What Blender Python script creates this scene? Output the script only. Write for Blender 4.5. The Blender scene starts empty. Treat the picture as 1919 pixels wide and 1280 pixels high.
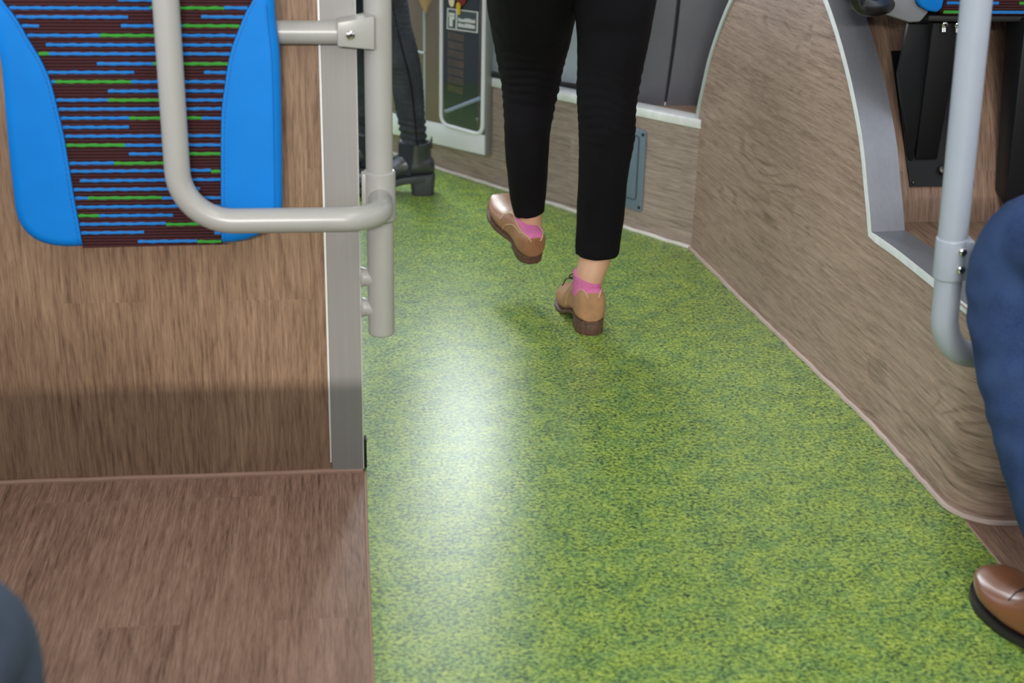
import bpy, bmesh, math, random
from mathutils import Vector, Matrix, noise
random.seed(7)
S = bpy.context.scene
COL = S.collection
V = Vector

# ------------------------------------------------------------------ camera
W_, H_ = 1919, 1280
FOC = 2700.0
PITCH, YAW, ROLL = math.radians(22.2), math.radians(-7.0), math.radians(1.4)
EYE = V((0, 0, 1.2))
cy, sy = math.cos(YAW), math.sin(YAW)
CF = V((-sy * math.cos(PITCH), cy * math.cos(PITCH), -math.sin(PITCH)))
_r = V((cy, sy, 0)); _u = _r.cross(CF)
CR = _r * math.cos(ROLL) + _u * math.sin(ROLL)
CU = -_r * math.sin(ROLL) + _u * math.cos(ROLL)
cam_data = bpy.data.cameras.new('camera')
cam = bpy.data.objects.new('camera', cam_data); COL.objects.link(cam)
cam_data.sensor_width = 36.0; cam_data.sensor_fit = 'HORIZONTAL'
cam_data.lens = 36.0 * FOC / W_
m = Matrix((CR, CU, -CF)).transposed().to_4x4(); m.translation = EYE
cam.matrix_world = m
cam_data.dof.use_dof = True
cam_data.dof.focus_distance = 2.85
cam_data.dof.aperture_fstop = 4.0
cam_data.clip_start = 0.05
S.camera = cam

# ------------------------------------------------------------------ exposure and light
S.view_settings.view_transform = 'Standard'
S.view_settings.look = 'None'
S.view_settings.gamma = 1.0
S.view_settings.use_curve_mapping = False
S.view_settings.exposure = 0.0
world = bpy.data.worlds.new('daylight'); S.world = world
world.use_nodes = True
bg = world.node_tree.nodes['Background']
bg.inputs['Color'].default_value = (0.86, 0.93, 1.0, 1)
bg.inputs['Strength'].default_value = 1.55

def area(name, loc, target, sx, sy_, power, color=(1, 1, 1), spread=180):
    d = bpy.data.lights.new(name, 'AREA'); d.shape = 'RECTANGLE'
    d.size = sx; d.size_y = sy_; d.energy = power; d.color = color; d.spread = math.radians(spread)
    o = bpy.data.objects.new(name, d); COL.objects.link(o)
    o.location = loc
    o.rotation_euler = (V(target) - V(loc)).to_track_quat('-Z', 'Y').to_euler()
    return o
# lamps of the saloon ceiling and left-window daylight, plus an added light for floor sheen
area('ceiling_lamp_aisle', (0.60, 0.45, 2.12), (0.60, 0.45, 0), 0.5, 2.4, 25, (1.0, 0.97, 0.93))
area('ceiling_lamp_far', (0.2, 5.0, 2.12), (0.2, 4.6, 0), 0.6, 1.6, 40, (0.95, 0.98, 1.0))
area('ceiling_lamp_rear', (-0.40, -2.7, 2.08), (-0.3, 2.3, 0.45), 1.2, 0.035, 26, (1.0, 0.95, 0.88), 70)
area('left_window_light', (-0.97, 2.4, 1.3), (1.0, 2.5, 0.5), 3.0, 0.8, 11, (0.90, 0.95, 1.0))
area('far_sheen_light', (0.28, 4.72, 0.94), (0.30, 2.6, 0.0), 0.80, 0.62, 52, (0.86, 0.94, 1.0))  # added for the sheen on the floor; no window opening is built there

# ------------------------------------------------------------------ pixel to place helpers
def ray(px, py):
    return CF + CR * ((px - W_ / 2) / FOC) - CU * ((py - H_ / 2) / FOC)
def at_z(px, py, z=0.0):
    d = ray(px, py); return EYE + d * ((z - EYE.z) / d.z)
def at_plane(px, py, p, n):
    d = ray(px, py); p = V(p); n = V(n); return EYE + d * ((p - EYE).dot(n) / d.dot(n))
def at_y(px, py, y):
    return at_plane(px, py, (0, y, 0), (0, 1, 0))
def at_depth(px, py, zc):
    return EYE + ray(px, py) * zc

# ------------------------------------------------------------------ materials
def lin(c):
    return tuple((v / 12.92 if v <= 0.04045 else ((v + 0.055) / 1.055) ** 2.4) for v in c)
def hexc(h):
    return lin(tuple(int(h[i:i + 2], 16) / 255 for i in (0, 2, 4))) + (1,)
def new_mat(name):
    mt = bpy.data.materials.new(name); mt.use_nodes = True
    nt = mt.node_tree
    return mt, nt, nt.nodes['Principled BSDF']
def node(nt, typ, **kw):
    n = nt.nodes.new(typ)
    for k, v in kw.items():
        if k in ('ins',):
            for i, x in v.items(): n.inputs[i].default_value = x
        else: setattr(n, k, v)
    return n
def ramp(nt, stops):
    r = nt.nodes.new('ShaderNodeValToRGB'); e = r.color_ramp.elements
    while len(e) < len(stops): e.new(0.5)
    for el, (p, c) in zip(e, stops): el.position = p; el.color = c
    return r
def simple(name, hx, rough=0.5, metal=0.0, spec=0.5, var=0.0, vscale=20.0, bump=0.0, bscale=200.0, coat=0.0):
    mt, nt, b = new_mat(name)
    b.inputs['Roughness'].default_value = rough; b.inputs['Metallic'].default_value = metal
    b.inputs['Specular IOR Level'].default_value = spec; b.inputs['Coat Weight'].default_value = coat
    b.inputs['Coat Roughness'].default_value = 0.2
    tc = node(nt, 'ShaderNodeTexCoord')
    c = hexc(hx)
    n1 = node(nt, 'ShaderNodeTexNoise', ins={'Scale': vscale, 'Detail': 4.0})
    nt.links.new(tc.outputs['Object'], n1.inputs['Vector'])
    k = max(var, 0.015)
    rp = ramp(nt, [(0.3, tuple(x * (1 - k) for x in c[:3]) + (1,)), (0.7, tuple(min(1, x * (1 + k)) for x in c[:3]) + (1,))])
    nt.links.new(n1.outputs['Fac'], rp.inputs['Fac']); nt.links.new(rp.outputs['Color'], b.inputs['Base Color'])
    if bump:
        n2 = node(nt, 'ShaderNodeTexNoise', ins={'Scale': bscale, 'Detail': 3.0})
        nt.links.new(tc.outputs['Object'], n2.inputs['Vector'])
        bp = node(nt, 'ShaderNodeBump', ins={'Strength': bump, 'Distance': 0.002})
        nt.links.new(n2.outputs['Fac'], bp.inputs['Height']); nt.links.new(bp.outputs['Normal'], b.inputs['Normal'])
    return mt

def wood(name, dark, mid, light, uv=False, rot=(0, 0, 0), rough=0.42, seed=0.0, spec=0.4, swirl=0.35, pw=0.14, pl=0.62, rings=70.0, ring_w=0.055):
    """wood-print vinyl; after the mapping the grain runs along texture X and boards lie side by side along Y"""
    mt, nt, b = new_mat(name)
    L = nt.links.new
    b.inputs['Roughness'].default_value = rough; b.inputs['Specular IOR Level'].default_value = spec
    tc = node(nt, 'ShaderNodeTexCoord')
    mp = node(nt, 'ShaderNodeMapping'); mp.inputs['Rotation'].default_value = rot
    mp.inputs['Location'].default_value = (seed, seed * 0.37, 0)
    L(tc.outputs['UV' if uv else 'Object'], mp.inputs['Vector'])
    br = node(nt, 'ShaderNodeTexBrick', ins={'Color1': (0, 0, 0, 1), 'Color2': (1, 1, 1, 1), 'Mortar': (0.5, 0.5, 0.5, 1), 'Scale': 1.0,
              'Mortar Size': 0.0, 'Brick Width': pl, 'Row Height': pw, 'Bias': 0.0})
    br.offset = 0.37
    L(mp.outputs['Vector'], br.inputs['Vector'])
    off = node(nt, 'ShaderNodeVectorMath', operation='SCALE'); off.inputs['Scale'].default_value = 3.0
    L(br.outputs['Color'], off.inputs[0])
    add = node(nt, 'ShaderNodeVectorMath', operation='ADD')
    L(mp.outputs['Vector'], add.inputs[0]); L(off.outputs['Vector'], add.inputs[1])
    def stretched(sx, sy2, detail, dist, rgh=0.6):
        mm = node(nt, 'ShaderNodeMapping'); mm.inputs['Scale'].default_value = (sx, sy2, sy2)
        L(add.outputs['Vector'], mm.inputs['Vector'])
        n = node(nt, 'ShaderNodeTexNoise', ins={'Scale': 1.0, 'Detail': detail, 'Distortion': dist, 'Roughness': rgh})
        L(mm.outputs['Vector'], n.inputs['Vector']); return n
    n_big = stretched(1.5, 9.0, 3.0, swirl)
    n_mid = stretched(8.0, 150.0, 4.0, 0.25, 0.65)
    n_fine = stretched(26.0, 430.0, 3.0, 0.2, 0.7)
    # growth rings: contour lines of a slow field give the cathedral figure
    mul = node(nt, 'ShaderNodeMath', operation='MULTIPLY'); mul.inputs[1].default_value = rings
    n_ring = stretched(1.3, 6.5, 2.5, 0.35, 0.45)
    L(n_ring.outputs['Fac'], mul.inputs[0])
    sn = node(nt, 'ShaderNodeMath', operation='SINE'); L(mul.outputs[0], sn.inputs[0])
    pw_ = node(nt, 'ShaderNodeMapRange', ins={1: 0.30, 2: 1.0, 3: 0.0, 4: 1.0}); L(sn.outputs[0], pw_.inputs[0])
    msk = node(nt, 'ShaderNodeMapRange', ins={1: 0.48, 2: 0.62, 3: 0.05, 4: 1.0}); L(n_big.outputs['Fac'], msk.inputs[0])
    pm = node(nt, 'ShaderNodeMath', operation='MULTIPLY'); L(pw_.outputs[0], pm.inputs[0]); L(msk.outputs[0], pm.inputs[1]); pw_ = pm
    s1 = node(nt, 'ShaderNodeMath', operation='MULTIPLY'); s1.inputs[1].default_value = 0.15; L(n_big.outputs['Fac'], s1.inputs[0])
    s2 = node(nt, 'ShaderNodeMath', operation='MULTIPLY_ADD'); s2.inputs[1].default_value = 0.48; L(n_mid.outputs['Fac'], s2.inputs[0]); L(s1.outputs[0], s2.inputs[2])
    s3 = node(nt, 'ShaderNodeMath', operation='MULTIPLY_ADD'); s3.inputs[1].default_value = 0.45; L(n_fine.outputs['Fac'], s3.inputs[0]); L(s2.outputs[0], s3.inputs[2])
    s4 = node(nt, 'ShaderNodeMath', operation='MULTIPLY_ADD'); s4.inputs[1].default_value = -ring_w; L(pw_.outputs[0], s4.inputs[0]); L(s3.outputs[0], s4.inputs[2])
    s5 = node(nt, 'ShaderNodeMath', operation='MULTIPLY_ADD'); s5.inputs[1].default_value = 0.045; L(br.outputs['Color'], s5.inputs[0]); L(s4.outputs[0], s5.inputs[2])
    rp = ramp(nt, [(0.40, hexc(dark)), (0.55, hexc(mid)), (0.72, hexc(light))])
    L(s5.outputs[0], rp.inputs['Fac']); L(rp.outputs['Color'], b.inputs['Base Color'])
    bp = node(nt, 'ShaderNodeBump', ins={'Strength': 0.12, 'Distance': 0.001})
    L(n_fine.outputs['Fac'], bp.inputs['Height']); L(bp.outputs['Normal'], b.inputs['Normal'])
    return mt

def green_vinyl():
    mt, nt, b = new_mat('speckled_green_vinyl'); L = nt.links.new
    tc = node(nt, 'ShaderNodeTexCoord')
    wv = node(nt, 'ShaderNodeTexNoise', ins={'Scale': 120.0, 'Detail': 2.0})
    L(tc.outputs['Object'], wv.inputs['Vector'])
    mixv = node(nt, 'ShaderNodeVectorMath', operation='MULTIPLY_ADD'); mixv.inputs[1].default_value = (0.012, 0.012, 0.012)
    L(wv.outputs['Color'], mixv.inputs[0]); L(tc.outputs['Object'], mixv.inputs[2])
    n1 = node(nt, 'ShaderNodeTexNoise', ins={'Scale': 150.0, 'Detail': 3.5, 'Roughness': 0.62}); L(mixv.outputs[0], n1.inputs['Vector'])
    n2 = node(nt, 'ShaderNodeTexNoise', ins={'Scale': 16.0, 'Detail': 3.0}); L(tc.outputs['Object'], n2.inputs['Vector'])
    m = node(nt, 'ShaderNodeMath', operation='MULTIPLY_ADD'); m.inputs[1].default_value = 0.16
    L(n2.outputs['Fac'], m.inputs[0]); L(n1.outputs['Fac'], m.inputs[2])
    r1 = ramp(nt, [(0.40, hexc('29382a')), (0.50, hexc('5e7936')), (0.60, hexc('8ba541')), (0.74, hexc('b2c35e'))])
    r2 = ramp(nt, [(0.40, hexc('26362e')), (0.50, hexc('4f6f3b')), (0.60, hexc('6f9349')), (0.74, hexc('97b063'))])
    n3 = node(nt, 'ShaderNodeTexNoise', ins={'Scale': 26.0, 'Detail': 4.0, 'Roughness': 0.6}); L(tc.outputs['Object'], n3.inputs['Vector'])
    hr = node(nt, 'ShaderNodeMapRange', ins={1: 0.42, 2: 0.62, 3: 0.0, 4: 1.0}); L(n3.outputs['Fac'], hr.inputs[0])
    rp = node(nt, 'ShaderNodeMix', data_type='RGBA')
    L(m.outputs[0], r1.inputs['Fac']); L(m.outputs[0], r2.inputs['Fac'])
    L(hr.outputs[0], rp.inputs['Factor']); L(r1.outputs['Color'], rp.inputs[6]); L(r2.outputs['Color'], rp.inputs[7])
    L(rp.outputs[2], b.inputs['Base Color'])
    b.inputs['Roughness'].default_value = 0.33; b.inputs['Specular IOR Level'].default_value = 0.65
    bp = node(nt, 'ShaderNodeBump', ins={'Strength': 0.25, 'Distance': 0.001})
    L(n1.outputs['Fac'], bp.inputs['Height']); L(bp.outputs['Normal'], b.inputs['Normal'])
    return mt

def brushed(name, hx, rough=0.38, metal=0.9):
    mt, nt, b = new_mat(name); L = nt.links.new
    tc = node(nt, 'ShaderNodeTexCoord'); mp = node(nt, 'ShaderNodeMapping'); mp.inputs['Scale'].default_value = (140, 140, 3)
    n = node(nt, 'ShaderNodeTexNoise', ins={'Scale': 1.0, 'Detail': 3.0})
    L(tc.outputs['Object'], mp.inputs['Vector']); L(mp.outputs[0], n.inputs['Vector'])
    c = hexc(hx)
    rp = ramp(nt, [(0.3, tuple(x * .93 for x in c[:3]) + (1,)), (0.7, c)])
    L(n.outputs['Fac'], rp.inputs['Fac']); L(rp.outputs[0], b.inputs['Base Color'])
    b.inputs['Metallic'].default_value = metal; b.inputs['Roughness'].default_value = rough
    return mt

def fabric_stripe_base():
    mt, nt, b = new_mat('maroon_ribbed_moquette'); L = nt.links.new
    tc = node(nt, 'ShaderNodeTexCoord')
    wv = node(nt, 'ShaderNodeTexWave', wave_type='BANDS', bands_direction='Z', ins={'Scale': 62.0, 'Distortion': 1.2, 'Detail': 2.0, 'Detail Scale': 20.0})
    L(tc.outputs['Object'], wv.inputs['Vector'])
    n = node(nt, 'ShaderNodeTexNoise', ins={'Scale': 600.0, 'Detail': 2.0}); L(tc.outputs['Object'], n.inputs['Vector'])
    m = node(nt, 'ShaderNodeMath', operation='MULTIPLY_ADD'); m.inputs[1].default_value = 0.5
    L(n.outputs['Fac'], m.inputs[0]); L(wv.outputs['Fac'], m.inputs[2])
    rp = ramp(nt, [(0.25, hexc('1c0e10')), (0.9, hexc('45282a'))]); L(m.outputs[0], rp.inputs[0]); L(rp.outputs[0], b.inputs['Base Color'])
    b.inputs['Roughness'].default_value = 0.95; b.inputs['Specular IOR Level'].default_value = 0.1
    bp = node(nt, 'ShaderNodeBump', ins={'Strength': 0.5, 'Distance': 0.001}); L(m.outputs[0], bp.inputs['Height']); L(bp.outputs[0], b.inputs['Normal'])
    return mt

def denim(name, dark, light, scale=900.0):
    mt, nt, b = new_mat(name); L = nt.links.new
    tc = node(nt, 'ShaderNodeTexCoord')
    n = node(nt, 'ShaderNodeTexNoise', ins={'Scale': scale, 'Detail': 2.0}); L(tc.outputs['Object'], n.inputs['Vector'])
    n2 = node(nt, 'ShaderNodeTexNoise', ins={'Scale': 14.0, 'Detail': 3.0}); L(tc.outputs['Object'], n2.inputs['Vector'])
    m = node(nt, 'ShaderNodeMath', operation='MULTIPLY_ADD'); m.inputs[1].default_value = 0.8
    L(n2.outputs['Fac'], m.inputs[0]); L(n.outputs['Fac'], m.inputs[2])
    rp = ramp(nt, [(0.65, hexc(dark)), (1.15 if False else 1.0, hexc(light))]); L(m.outputs[0], rp.inputs[0]); L(rp.outputs[0], b.inputs['Base Color'])
    b.inputs['Roughness'].default_value = 0.9; b.inputs['Specular IOR Level'].default_value = 0.2
    bp = node(nt, 'ShaderNodeBump', ins={'Strength': 0.3, 'Distance': 0.001}); L(n.outputs['Fac'], bp.inputs['Height']); L(bp.outputs[0], b.inputs['Normal'])
    return mt

R90 = math.pi / 2
M = {}
M['green'] = green_vinyl()
M['wood_panel'] = wood('wood_panel_upright_grain', '5e4838', '876c57', 'a3886f', rot=(R90, 0, R90), seed=1.3)
M['wood_floor'] = wood('wood_floor_print', '5a4234', '886b5a', 'a78875', rot=(0, 0, R90), seed=4.1)
M['wood_side'] = wood('wood_side_panel', '705c52', 'a08678', 'bba294', uv=True, seed=2.2, swirl=0.9, pw=0.24, pl=1.1, rings=95.0, ring_w=0.10)
M['wood_far'] = wood('wood_far_wall', '746660', '9b8b83', 'b5a59b', uv=True, seed=6.2, pw=0.1, pl=0.4)
M['wood_arch'] = wood('wood_arch_cover', '624b3e', '876d5d', 'a38973', uv=True, seed=8.4, pw=0.15, pl=0.5)
M['tube'] = simple('grey_coated_tube', '9e9d99', 0.36, coat=0.15, var=0.02)
M['tube_cool'] = simple('cool_grey_coated_tube', 'a0a8b5', 0.36, coat=0.15, var=0.02)
M['alu'] = brushed('brushed_aluminium', '93918f', 0.45, 0.8)
M['alu_strip'] = brushed('satin_grey_aluminium', '94918f', 0.5, 0.2)
M['alu_pale_glint'] = brushed('pale_aluminium_and_edge_glint', 'f2f2f0', 0.3, 0.15)  # near-white; on the partition's side face it paints in reflected light
M['alu_blue'] = brushed('anodised_grey_aluminium', '9a9ca4', 0.45, 0.6)
M['sill'] = simple('worn_white_aluminium', 'eceff3', 0.4, 0.2, var=0.08, vscale=40)
M['weld'] = simple('tan_floor_weld', '9c7c6a', 0.5, var=0.06)
M['weld_pale'] = simple('pale_floor_weld', 'b9a69b', 0.5, var=0.1, vscale=12)
M['blue'] = simple('blue_seat_leather', '0474c8', 0.52, spec=0.2, bump=0.15, bscale=900, var=0.03)
M['blue_edge'] = simple('blue_seat_seam', '06529a', 0.5)
M['maroon'] = fabric_stripe_base()
M['yarn_blue'] = simple('blue_yarn', '2874bd', 0.95, spec=0.1, var=0.15, vscale=500, bump=0.8, bscale=500)
M['yarn_green'] = simple('green_yarn', '3c9039', 0.95, spec=0.1, var=0.15, vscale=500, bump=0.8, bscale=500)
M['steel'] = simple('polished_steel', 'd8d6d2', 0.2, 1.0)
M['steel_dark'] = simple('dark_socket_steel', '4a4845', 0.4, 0.8)
M['black'] = simple('satin_black_metal', '131518', 0.5, 0.0, spec=0.3, var=0.1)
M['black_plastic'] = simple('black_plastic', '1a1a1b', 0.3)
M['black_matt'] = simple('matt_black_steel', '0f1012', 0.55, spec=0.3)
M['black_rubber'] = simple('black_rubber', '1d1e20', 0.6)
M['shell'] = simple('grey_plastic_shell', '7f8185', 0.45)
M['charcoal'] = simple('charcoal_moulded_plastic', '595a62', 0.5, var=0.06, vscale=9)
M['pale_grey'] = simple('pale_blue_grey_panel', 'b3bfc8', 0.5)
M['rubber_pale'] = simple('pale_rubber_edge', 'b4bfbd', 0.5)
M['door_white'] = simple('white_door_skin', 'e6e9f2', 0.4)
M['door_brown'] = simple('taupe_door_skin', '7b6c64', 0.35, var=0.05)
M['door_edge'] = simple('grey_door_edge', '8c9393', 0.4, 0.3)
M['plate'] = simple('blue_grey_plate', '74879a', 0.42, 0.2, var=0.04)
M['plate_line'] = simple('plate_groove', '3f4c59', 0.5)
M['trouser'] = simple('black_trouser_cloth', '0e0c11', 0.85, spec=0.15, var=0.15, vscale=12, bump=0.25, bscale=700)
M['skin'] = simple('skin', 'c79c82', 0.5, spec=0.35, var=0.06, vscale=35)
M['sock'] = simple('pink_sock', 'cf74a6', 0.9, spec=0.1, bump=0.6, bscale=600, var=0.08, vscale=200)
M['tan'] = simple('tan_suede', 'a8805f', 0.68, spec=0.3, var=0.12, vscale=50, bump=0.2, bscale=300)
M['tan_shiny'] = simple('worn_brown_leather', '94694d', 0.36, spec=0.5, var=0.14, vscale=40)
M['tan_trim'] = simple('pale_tan_leather_binding', 'c4a480', 0.6)
M['sole_brown'] = simple('stacked_brown_heel', '5a4136', 0.6, var=0.25, vscale=90)
M['lace_pale'] = simple('pale_shoelace', 'd0b9a2', 0.8)
M['lace_dark'] = simple('dark_shoelace', '2e241e', 0.8)
M['brogue'] = simple('polished_brown_leather', '7b4a30', 0.30, spec=0.6, var=0.1, vscale=14, coat=0.3)
M['sole_black'] = simple('black_rubber_sole', '1c1a1a', 0.5)
M['boot'] = simple('black_boot_leather', '31363f', 0.28, spec=0.7, var=0.2, vscale=30, coat=0.5)
M['boot_gore'] = simple('dark_elastic_gore', '2b303a', 0.9, bump=0.6, bscale=400)
M['boot_sole'] = simple('grey_black_boot_sole', '44494d', 0.55, var=0.1)
M['jeans_black'] = denim('washed_black_denim', '24272d', '484c55')
M['jeans_seam'] = simple('black_seam', '0d0d10', 0.9)
M['jeans_blue'] = denim('blue_denim', '1c2c52', '34486f')
M['jeans_slate'] = denim('slate_blue_cloth', '343d4d', '4c5668')
M['coat'] = simple('dark_coat_cloth', '1a1b20', 0.9)
M['hair'] = simple('brown_hair', '2b1d14', 0.6)
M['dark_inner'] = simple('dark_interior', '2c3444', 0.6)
M['panel_slat'] = simple('brown_slats_behind_glass', '7a5f51', 0.5, var=0.3, vscale=30)
M['bar_blue'] = simple('blue_grey_bar', '9aa8c6', 0.3, 0.2)
M['print_white'] = simple('white_print', 'e8ecef', 0.5)
M['print_grey'] = simple('slate_sign_ground', '4a5560', 0.45)
M['yellow'] = simple('yellow_print', 'e2bb1c', 0.5)
M['red'] = simple('dark_red_print', '7c1c1e', 0.5)
M['cream'] = simple('cream_print', 'efe3c0', 0.5)
M['tan_cloth'] = simple('camel_cloth', '9c835f', 0.9)
M['ceiling'] = simple('ceiling_white', 'd8d8d4', 0.6)
M['lining'] = simple('wall_lining_grey', '8d8b88', 0.6)
def pane():
    mt, nt, b = new_mat('tinted_glass'); L = nt.links.new
    nt.nodes.remove(b)
    tr = node(nt, 'ShaderNodeBsdfTransparent', ins={'Color': (0.85, 0.88, 0.92, 1)})
    gl = node(nt, 'ShaderNodeBsdfGlossy', ins={'Color': (1, 1, 1, 1), 'Roughness': 0.03})
    fr = node(nt, 'ShaderNodeFresnel', ins={'IOR': 1.22})
    mx = node(nt, 'ShaderNodeMixShader'); L(fr.outputs[0], mx.inputs[0]); L(tr.outputs[0], mx.inputs[1]); L(gl.outputs[0], mx.inputs[2])
    L(mx.outputs[0], nt.nodes['Material Output'].inputs['Surface'])
    return mt
M['pane'] = pane()

# ------------------------------------------------------------------ mesh builder
class MB:
    def __init__(self): self.v = []; self.f = []; self.m = []; self.uv = {}
    def add(self, vs, fs, mi=0, uvs=None):
        b = len(self.v); self.v += [tuple(x) for x in vs]
        for f in fs: self.f.append(tuple(i + b for i in f)); self.m.append(mi)
        if uvs:
            for i, u in enumerate(uvs): self.uv[b + i] = u
        return self
    def box(self, lo, hi, mi=0):
        x0, y0, z0 = lo; x1, y1, z1 = hi
        vs = [(x0, y0, z0), (x1, y0, z0), (x1, y1, z0), (x0, y1, z0), (x0, y0, z1), (x1, y0, z1), (x1, y1, z1), (x0, y1, z1)]
        return self.hexa(vs, mi)
    def hexa(self, vs, mi=0):
        return self.add(vs, [(0, 3, 2, 1), (4, 5, 6, 7), (0, 1, 5, 4), (1, 2, 6, 5), (2, 3, 7, 6), (3, 0, 4, 7)], mi)
    def loft(self, rings, mi=0, caps=True, closed=True):
        n = len(rings[0]); vs = [p for r in rings for p in r]; fs = []
        for i in range(len(rings) - 1):
            for j in range(n if closed else n - 1):
                k = (j + 1) % n
                fs.append((i * n + j, i * n + k, (i + 1) * n + k, (i + 1) * n + j))
        if caps and closed:
            fs.append(tuple(range(n - 1, -1, -1))); fs.append(tuple((len(rings) - 1) * n + j for j in range(n)))
        return self.add(vs, fs, mi)
    def tube(self, pts, r, seg=20, mi=0, caps=True, round_end=0.0):
        pts = [V(p) for p in pts]; rr = r if isinstance(r, (list, tuple)) else [r] * len(pts)
        t = (pts[1] - pts[0]).normalized()
        a = t.orthogonal().normalized(); rings = []
        for i, p in enumerate(pts):
            if i == 0: d = pts[1] - pts[0]
            elif i == len(pts) - 1: d = pts[-1] - pts[-2]
            else: d = (pts[i + 1] - p).normalized() + (p - pts[i - 1]).normalized()
            d.normalize(); a = (a - d * a.dot(d)).normalized(); b = d.cross(a)
            rings.append([p + (a * math.cos(2 * math.pi * k / seg) + b * math.sin(2 * math.pi * k / seg)) * rr[i] for k in range(seg)])
        return self.loft(rings, mi, caps)
    def prism(self, outline, depth_vec, mi=0):
        n = len(outline); dv = V(depth_vec)
        vs = [V(p) for p in outline] + [V(p) + dv for p in outline]
        fs = [tuple(range(n)), tuple(range(2 * n - 1, n - 1, -1))] + [(i, i + n, (i + 1) % n + n, (i + 1) % n) for i in range(n)]
        return self.add(vs, fs, mi)
    def mesh(self, name, mats, smooth=True, bevel=0.0, bseg=2, angle=35):
        me = bpy.data.meshes.new(name); me.from_pydata(self.v, [], self.f)
        mats = mats if isinstance(mats, (list, tuple)) else [mats]
        for x in mats: me.materials.append(x)
        for p, mi in zip(me.polygons, self.m): p.material_index = mi
        if self.uv:
            ul = me.uv_layers.new(name='UVMap')
            for lp in me.loops: ul.data[lp.index].uv = self.uv.get(lp.vertex_index, (0, 0))
        bm = bmesh.new(); bm.from_mesh(me)
        bmesh.ops.recalc_face_normals(bm, faces=bm.faces)
        if bevel:
            es = [e for e in bm.edges if len(e.link_faces) == 2 and e.calc_face_angle(0) > math.radians(28)]
            bmesh.ops.bevel(bm, geom=es, offset=bevel, segments=bseg, profile=0.5, affect='EDGES', clamp_overlap=True)
        bm.to_mesh(me); bm.free()
        if smooth:
            me.polygons.foreach_set('use_smooth', [True] * len(me.polygons))
            me.set_sharp_from_angle(angle=math.radians(angle))
        return me
    def build(self, name, mats, parent=None, **kw):
        o = bpy.data.objects.new(name, self.mesh(name, mats, **kw)); COL.objects.link(o)
        if parent: attach(o, parent)
        return o
def attach(o, parent):
    o.parent = parent
    o.matrix_parent_inverse = parent.matrix_basis.inverted() if parent.parent is None else Matrix.Identity(4)   # meshes hold world coordinates
def empty(name, loc=(0, 0, 0)):
    o = bpy.data.objects.new(name, None); COL.objects.link(o); o.location = loc; o.empty_display_size = 0.05; return o
def tag(o, label=None, cat=None, group=None, kind=None):
    if label: o['label'] = label
    if cat: o['category'] = cat
    if group: o['group'] = group
    if kind: o['kind'] = kind
    return o
def struct(o, label, cat=None): return tag(o, label, cat, kind='structure')

def fillet(pts, rad, n=10):
    pts = [V(p) for p in pts]; out = [pts[0]]
    for i in range(1, len(pts) - 1):
        p = pts[i]; a = (pts[i - 1] - p); b = (pts[i + 1] - p)
        r = rad[i - 1] if isinstance(rad, (list, tuple)) else rad
        an = a.normalized(); bn = b.normalized(); th = an.angle(bn)
        d = min(r / math.tan(th / 2), a.length * 0.49, b.length * 0.49); rr = d * math.tan(th / 2)
        c = p + (an + bn).normalized() * (rr / math.sin(th / 2))
        s = p + an * d - c; e = p + bn * d - c; tot = s.angle(e)
        for k in range(n + 1):
            f = k / n
            out.append(c + (s * math.sin((1 - f) * tot) + e * math.sin(f * tot)) / math.sin(tot))
    out.append(pts[-1]); return out
def catmull(pts, n=6):
    """points are tuples of any length; returns the smooth subdivision"""
    out = []; P = [pts[0]] + list(pts) + [pts[-1]]
    for i in range(1, len(P) - 2):
        for k in range(n):
            t = k / n
            out.append(tuple(0.5 * ((2 * b) + (-a + c) * t + (2 * a - 5 * b + 4 * c - d) * t * t + (-a + 3 * b - 3 * c + d) * t ** 3)
                             for a, b, c, d in zip(P[i - 1], P[i], P[i + 1], P[i + 2])))
    out.append(tuple(pts[-1])); return out
def limb(mb, st, n=6, seg=28, mi=0, sub=True):
    """st: (x,y,z,rx,ry) stations; rings lie square to the limb, rx across (x), ry along the other direction"""
    st = catmull(st, n) if sub else st
    P = [V(s[:3]) for s in st]; rings = []
    for i, s in enumerate(st):
        d = (P[min(i + 1, len(P) - 1)] - P[max(i - 1, 0)]).normalized()
        a = V((1, 0, 0)); a = (a - d * a.dot(d)).normalized(); b = d.cross(a)
        rings.append([P[i] + a * math.cos(2 * math.pi * k / seg) * s[3] + b * math.sin(2 * math.pi * k / seg) * s[4] for k in range(seg)])
    mb.loft(rings, mi)
def remeshed(name, mb, mat, parent=None, voxel=0.006, smooth=6, factor=0.5, disp=None):
    """one continuous surface grown over the overlapping lofts of mb"""
    me = mb.mesh(name, mat, smooth=False)
    o = bpy.data.objects.new(name, me); COL.objects.link(o)
    r = o.modifiers.new('r', 'REMESH'); r.mode = 'VOXEL'; r.voxel_size = voxel; r.use_smooth_shade = True
    s = o.modifiers.new('s', 'SMOOTH'); s.iterations = smooth; s.factor = factor
    dg = bpy.context.evaluated_depsgraph_get(); dg.update()
    me2 = bpy.data.meshes.new_from_object(o.evaluated_get(dg)); me2.name = name
    o.modifiers.clear(); o.data = me2; bpy.data.meshes.remove(me)
    if not me2.materials: me2.materials.append(mat)
    if disp:
        nrm = [v.normal.copy() for v in me2.vertices]
        for v, nn in zip(me2.vertices, nrm): v.co += nn * disp(v.co)
    me2.polygons.foreach_set('use_smooth', [True] * len(me2.polygons))
    if parent: attach(o, parent)
    return o
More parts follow.
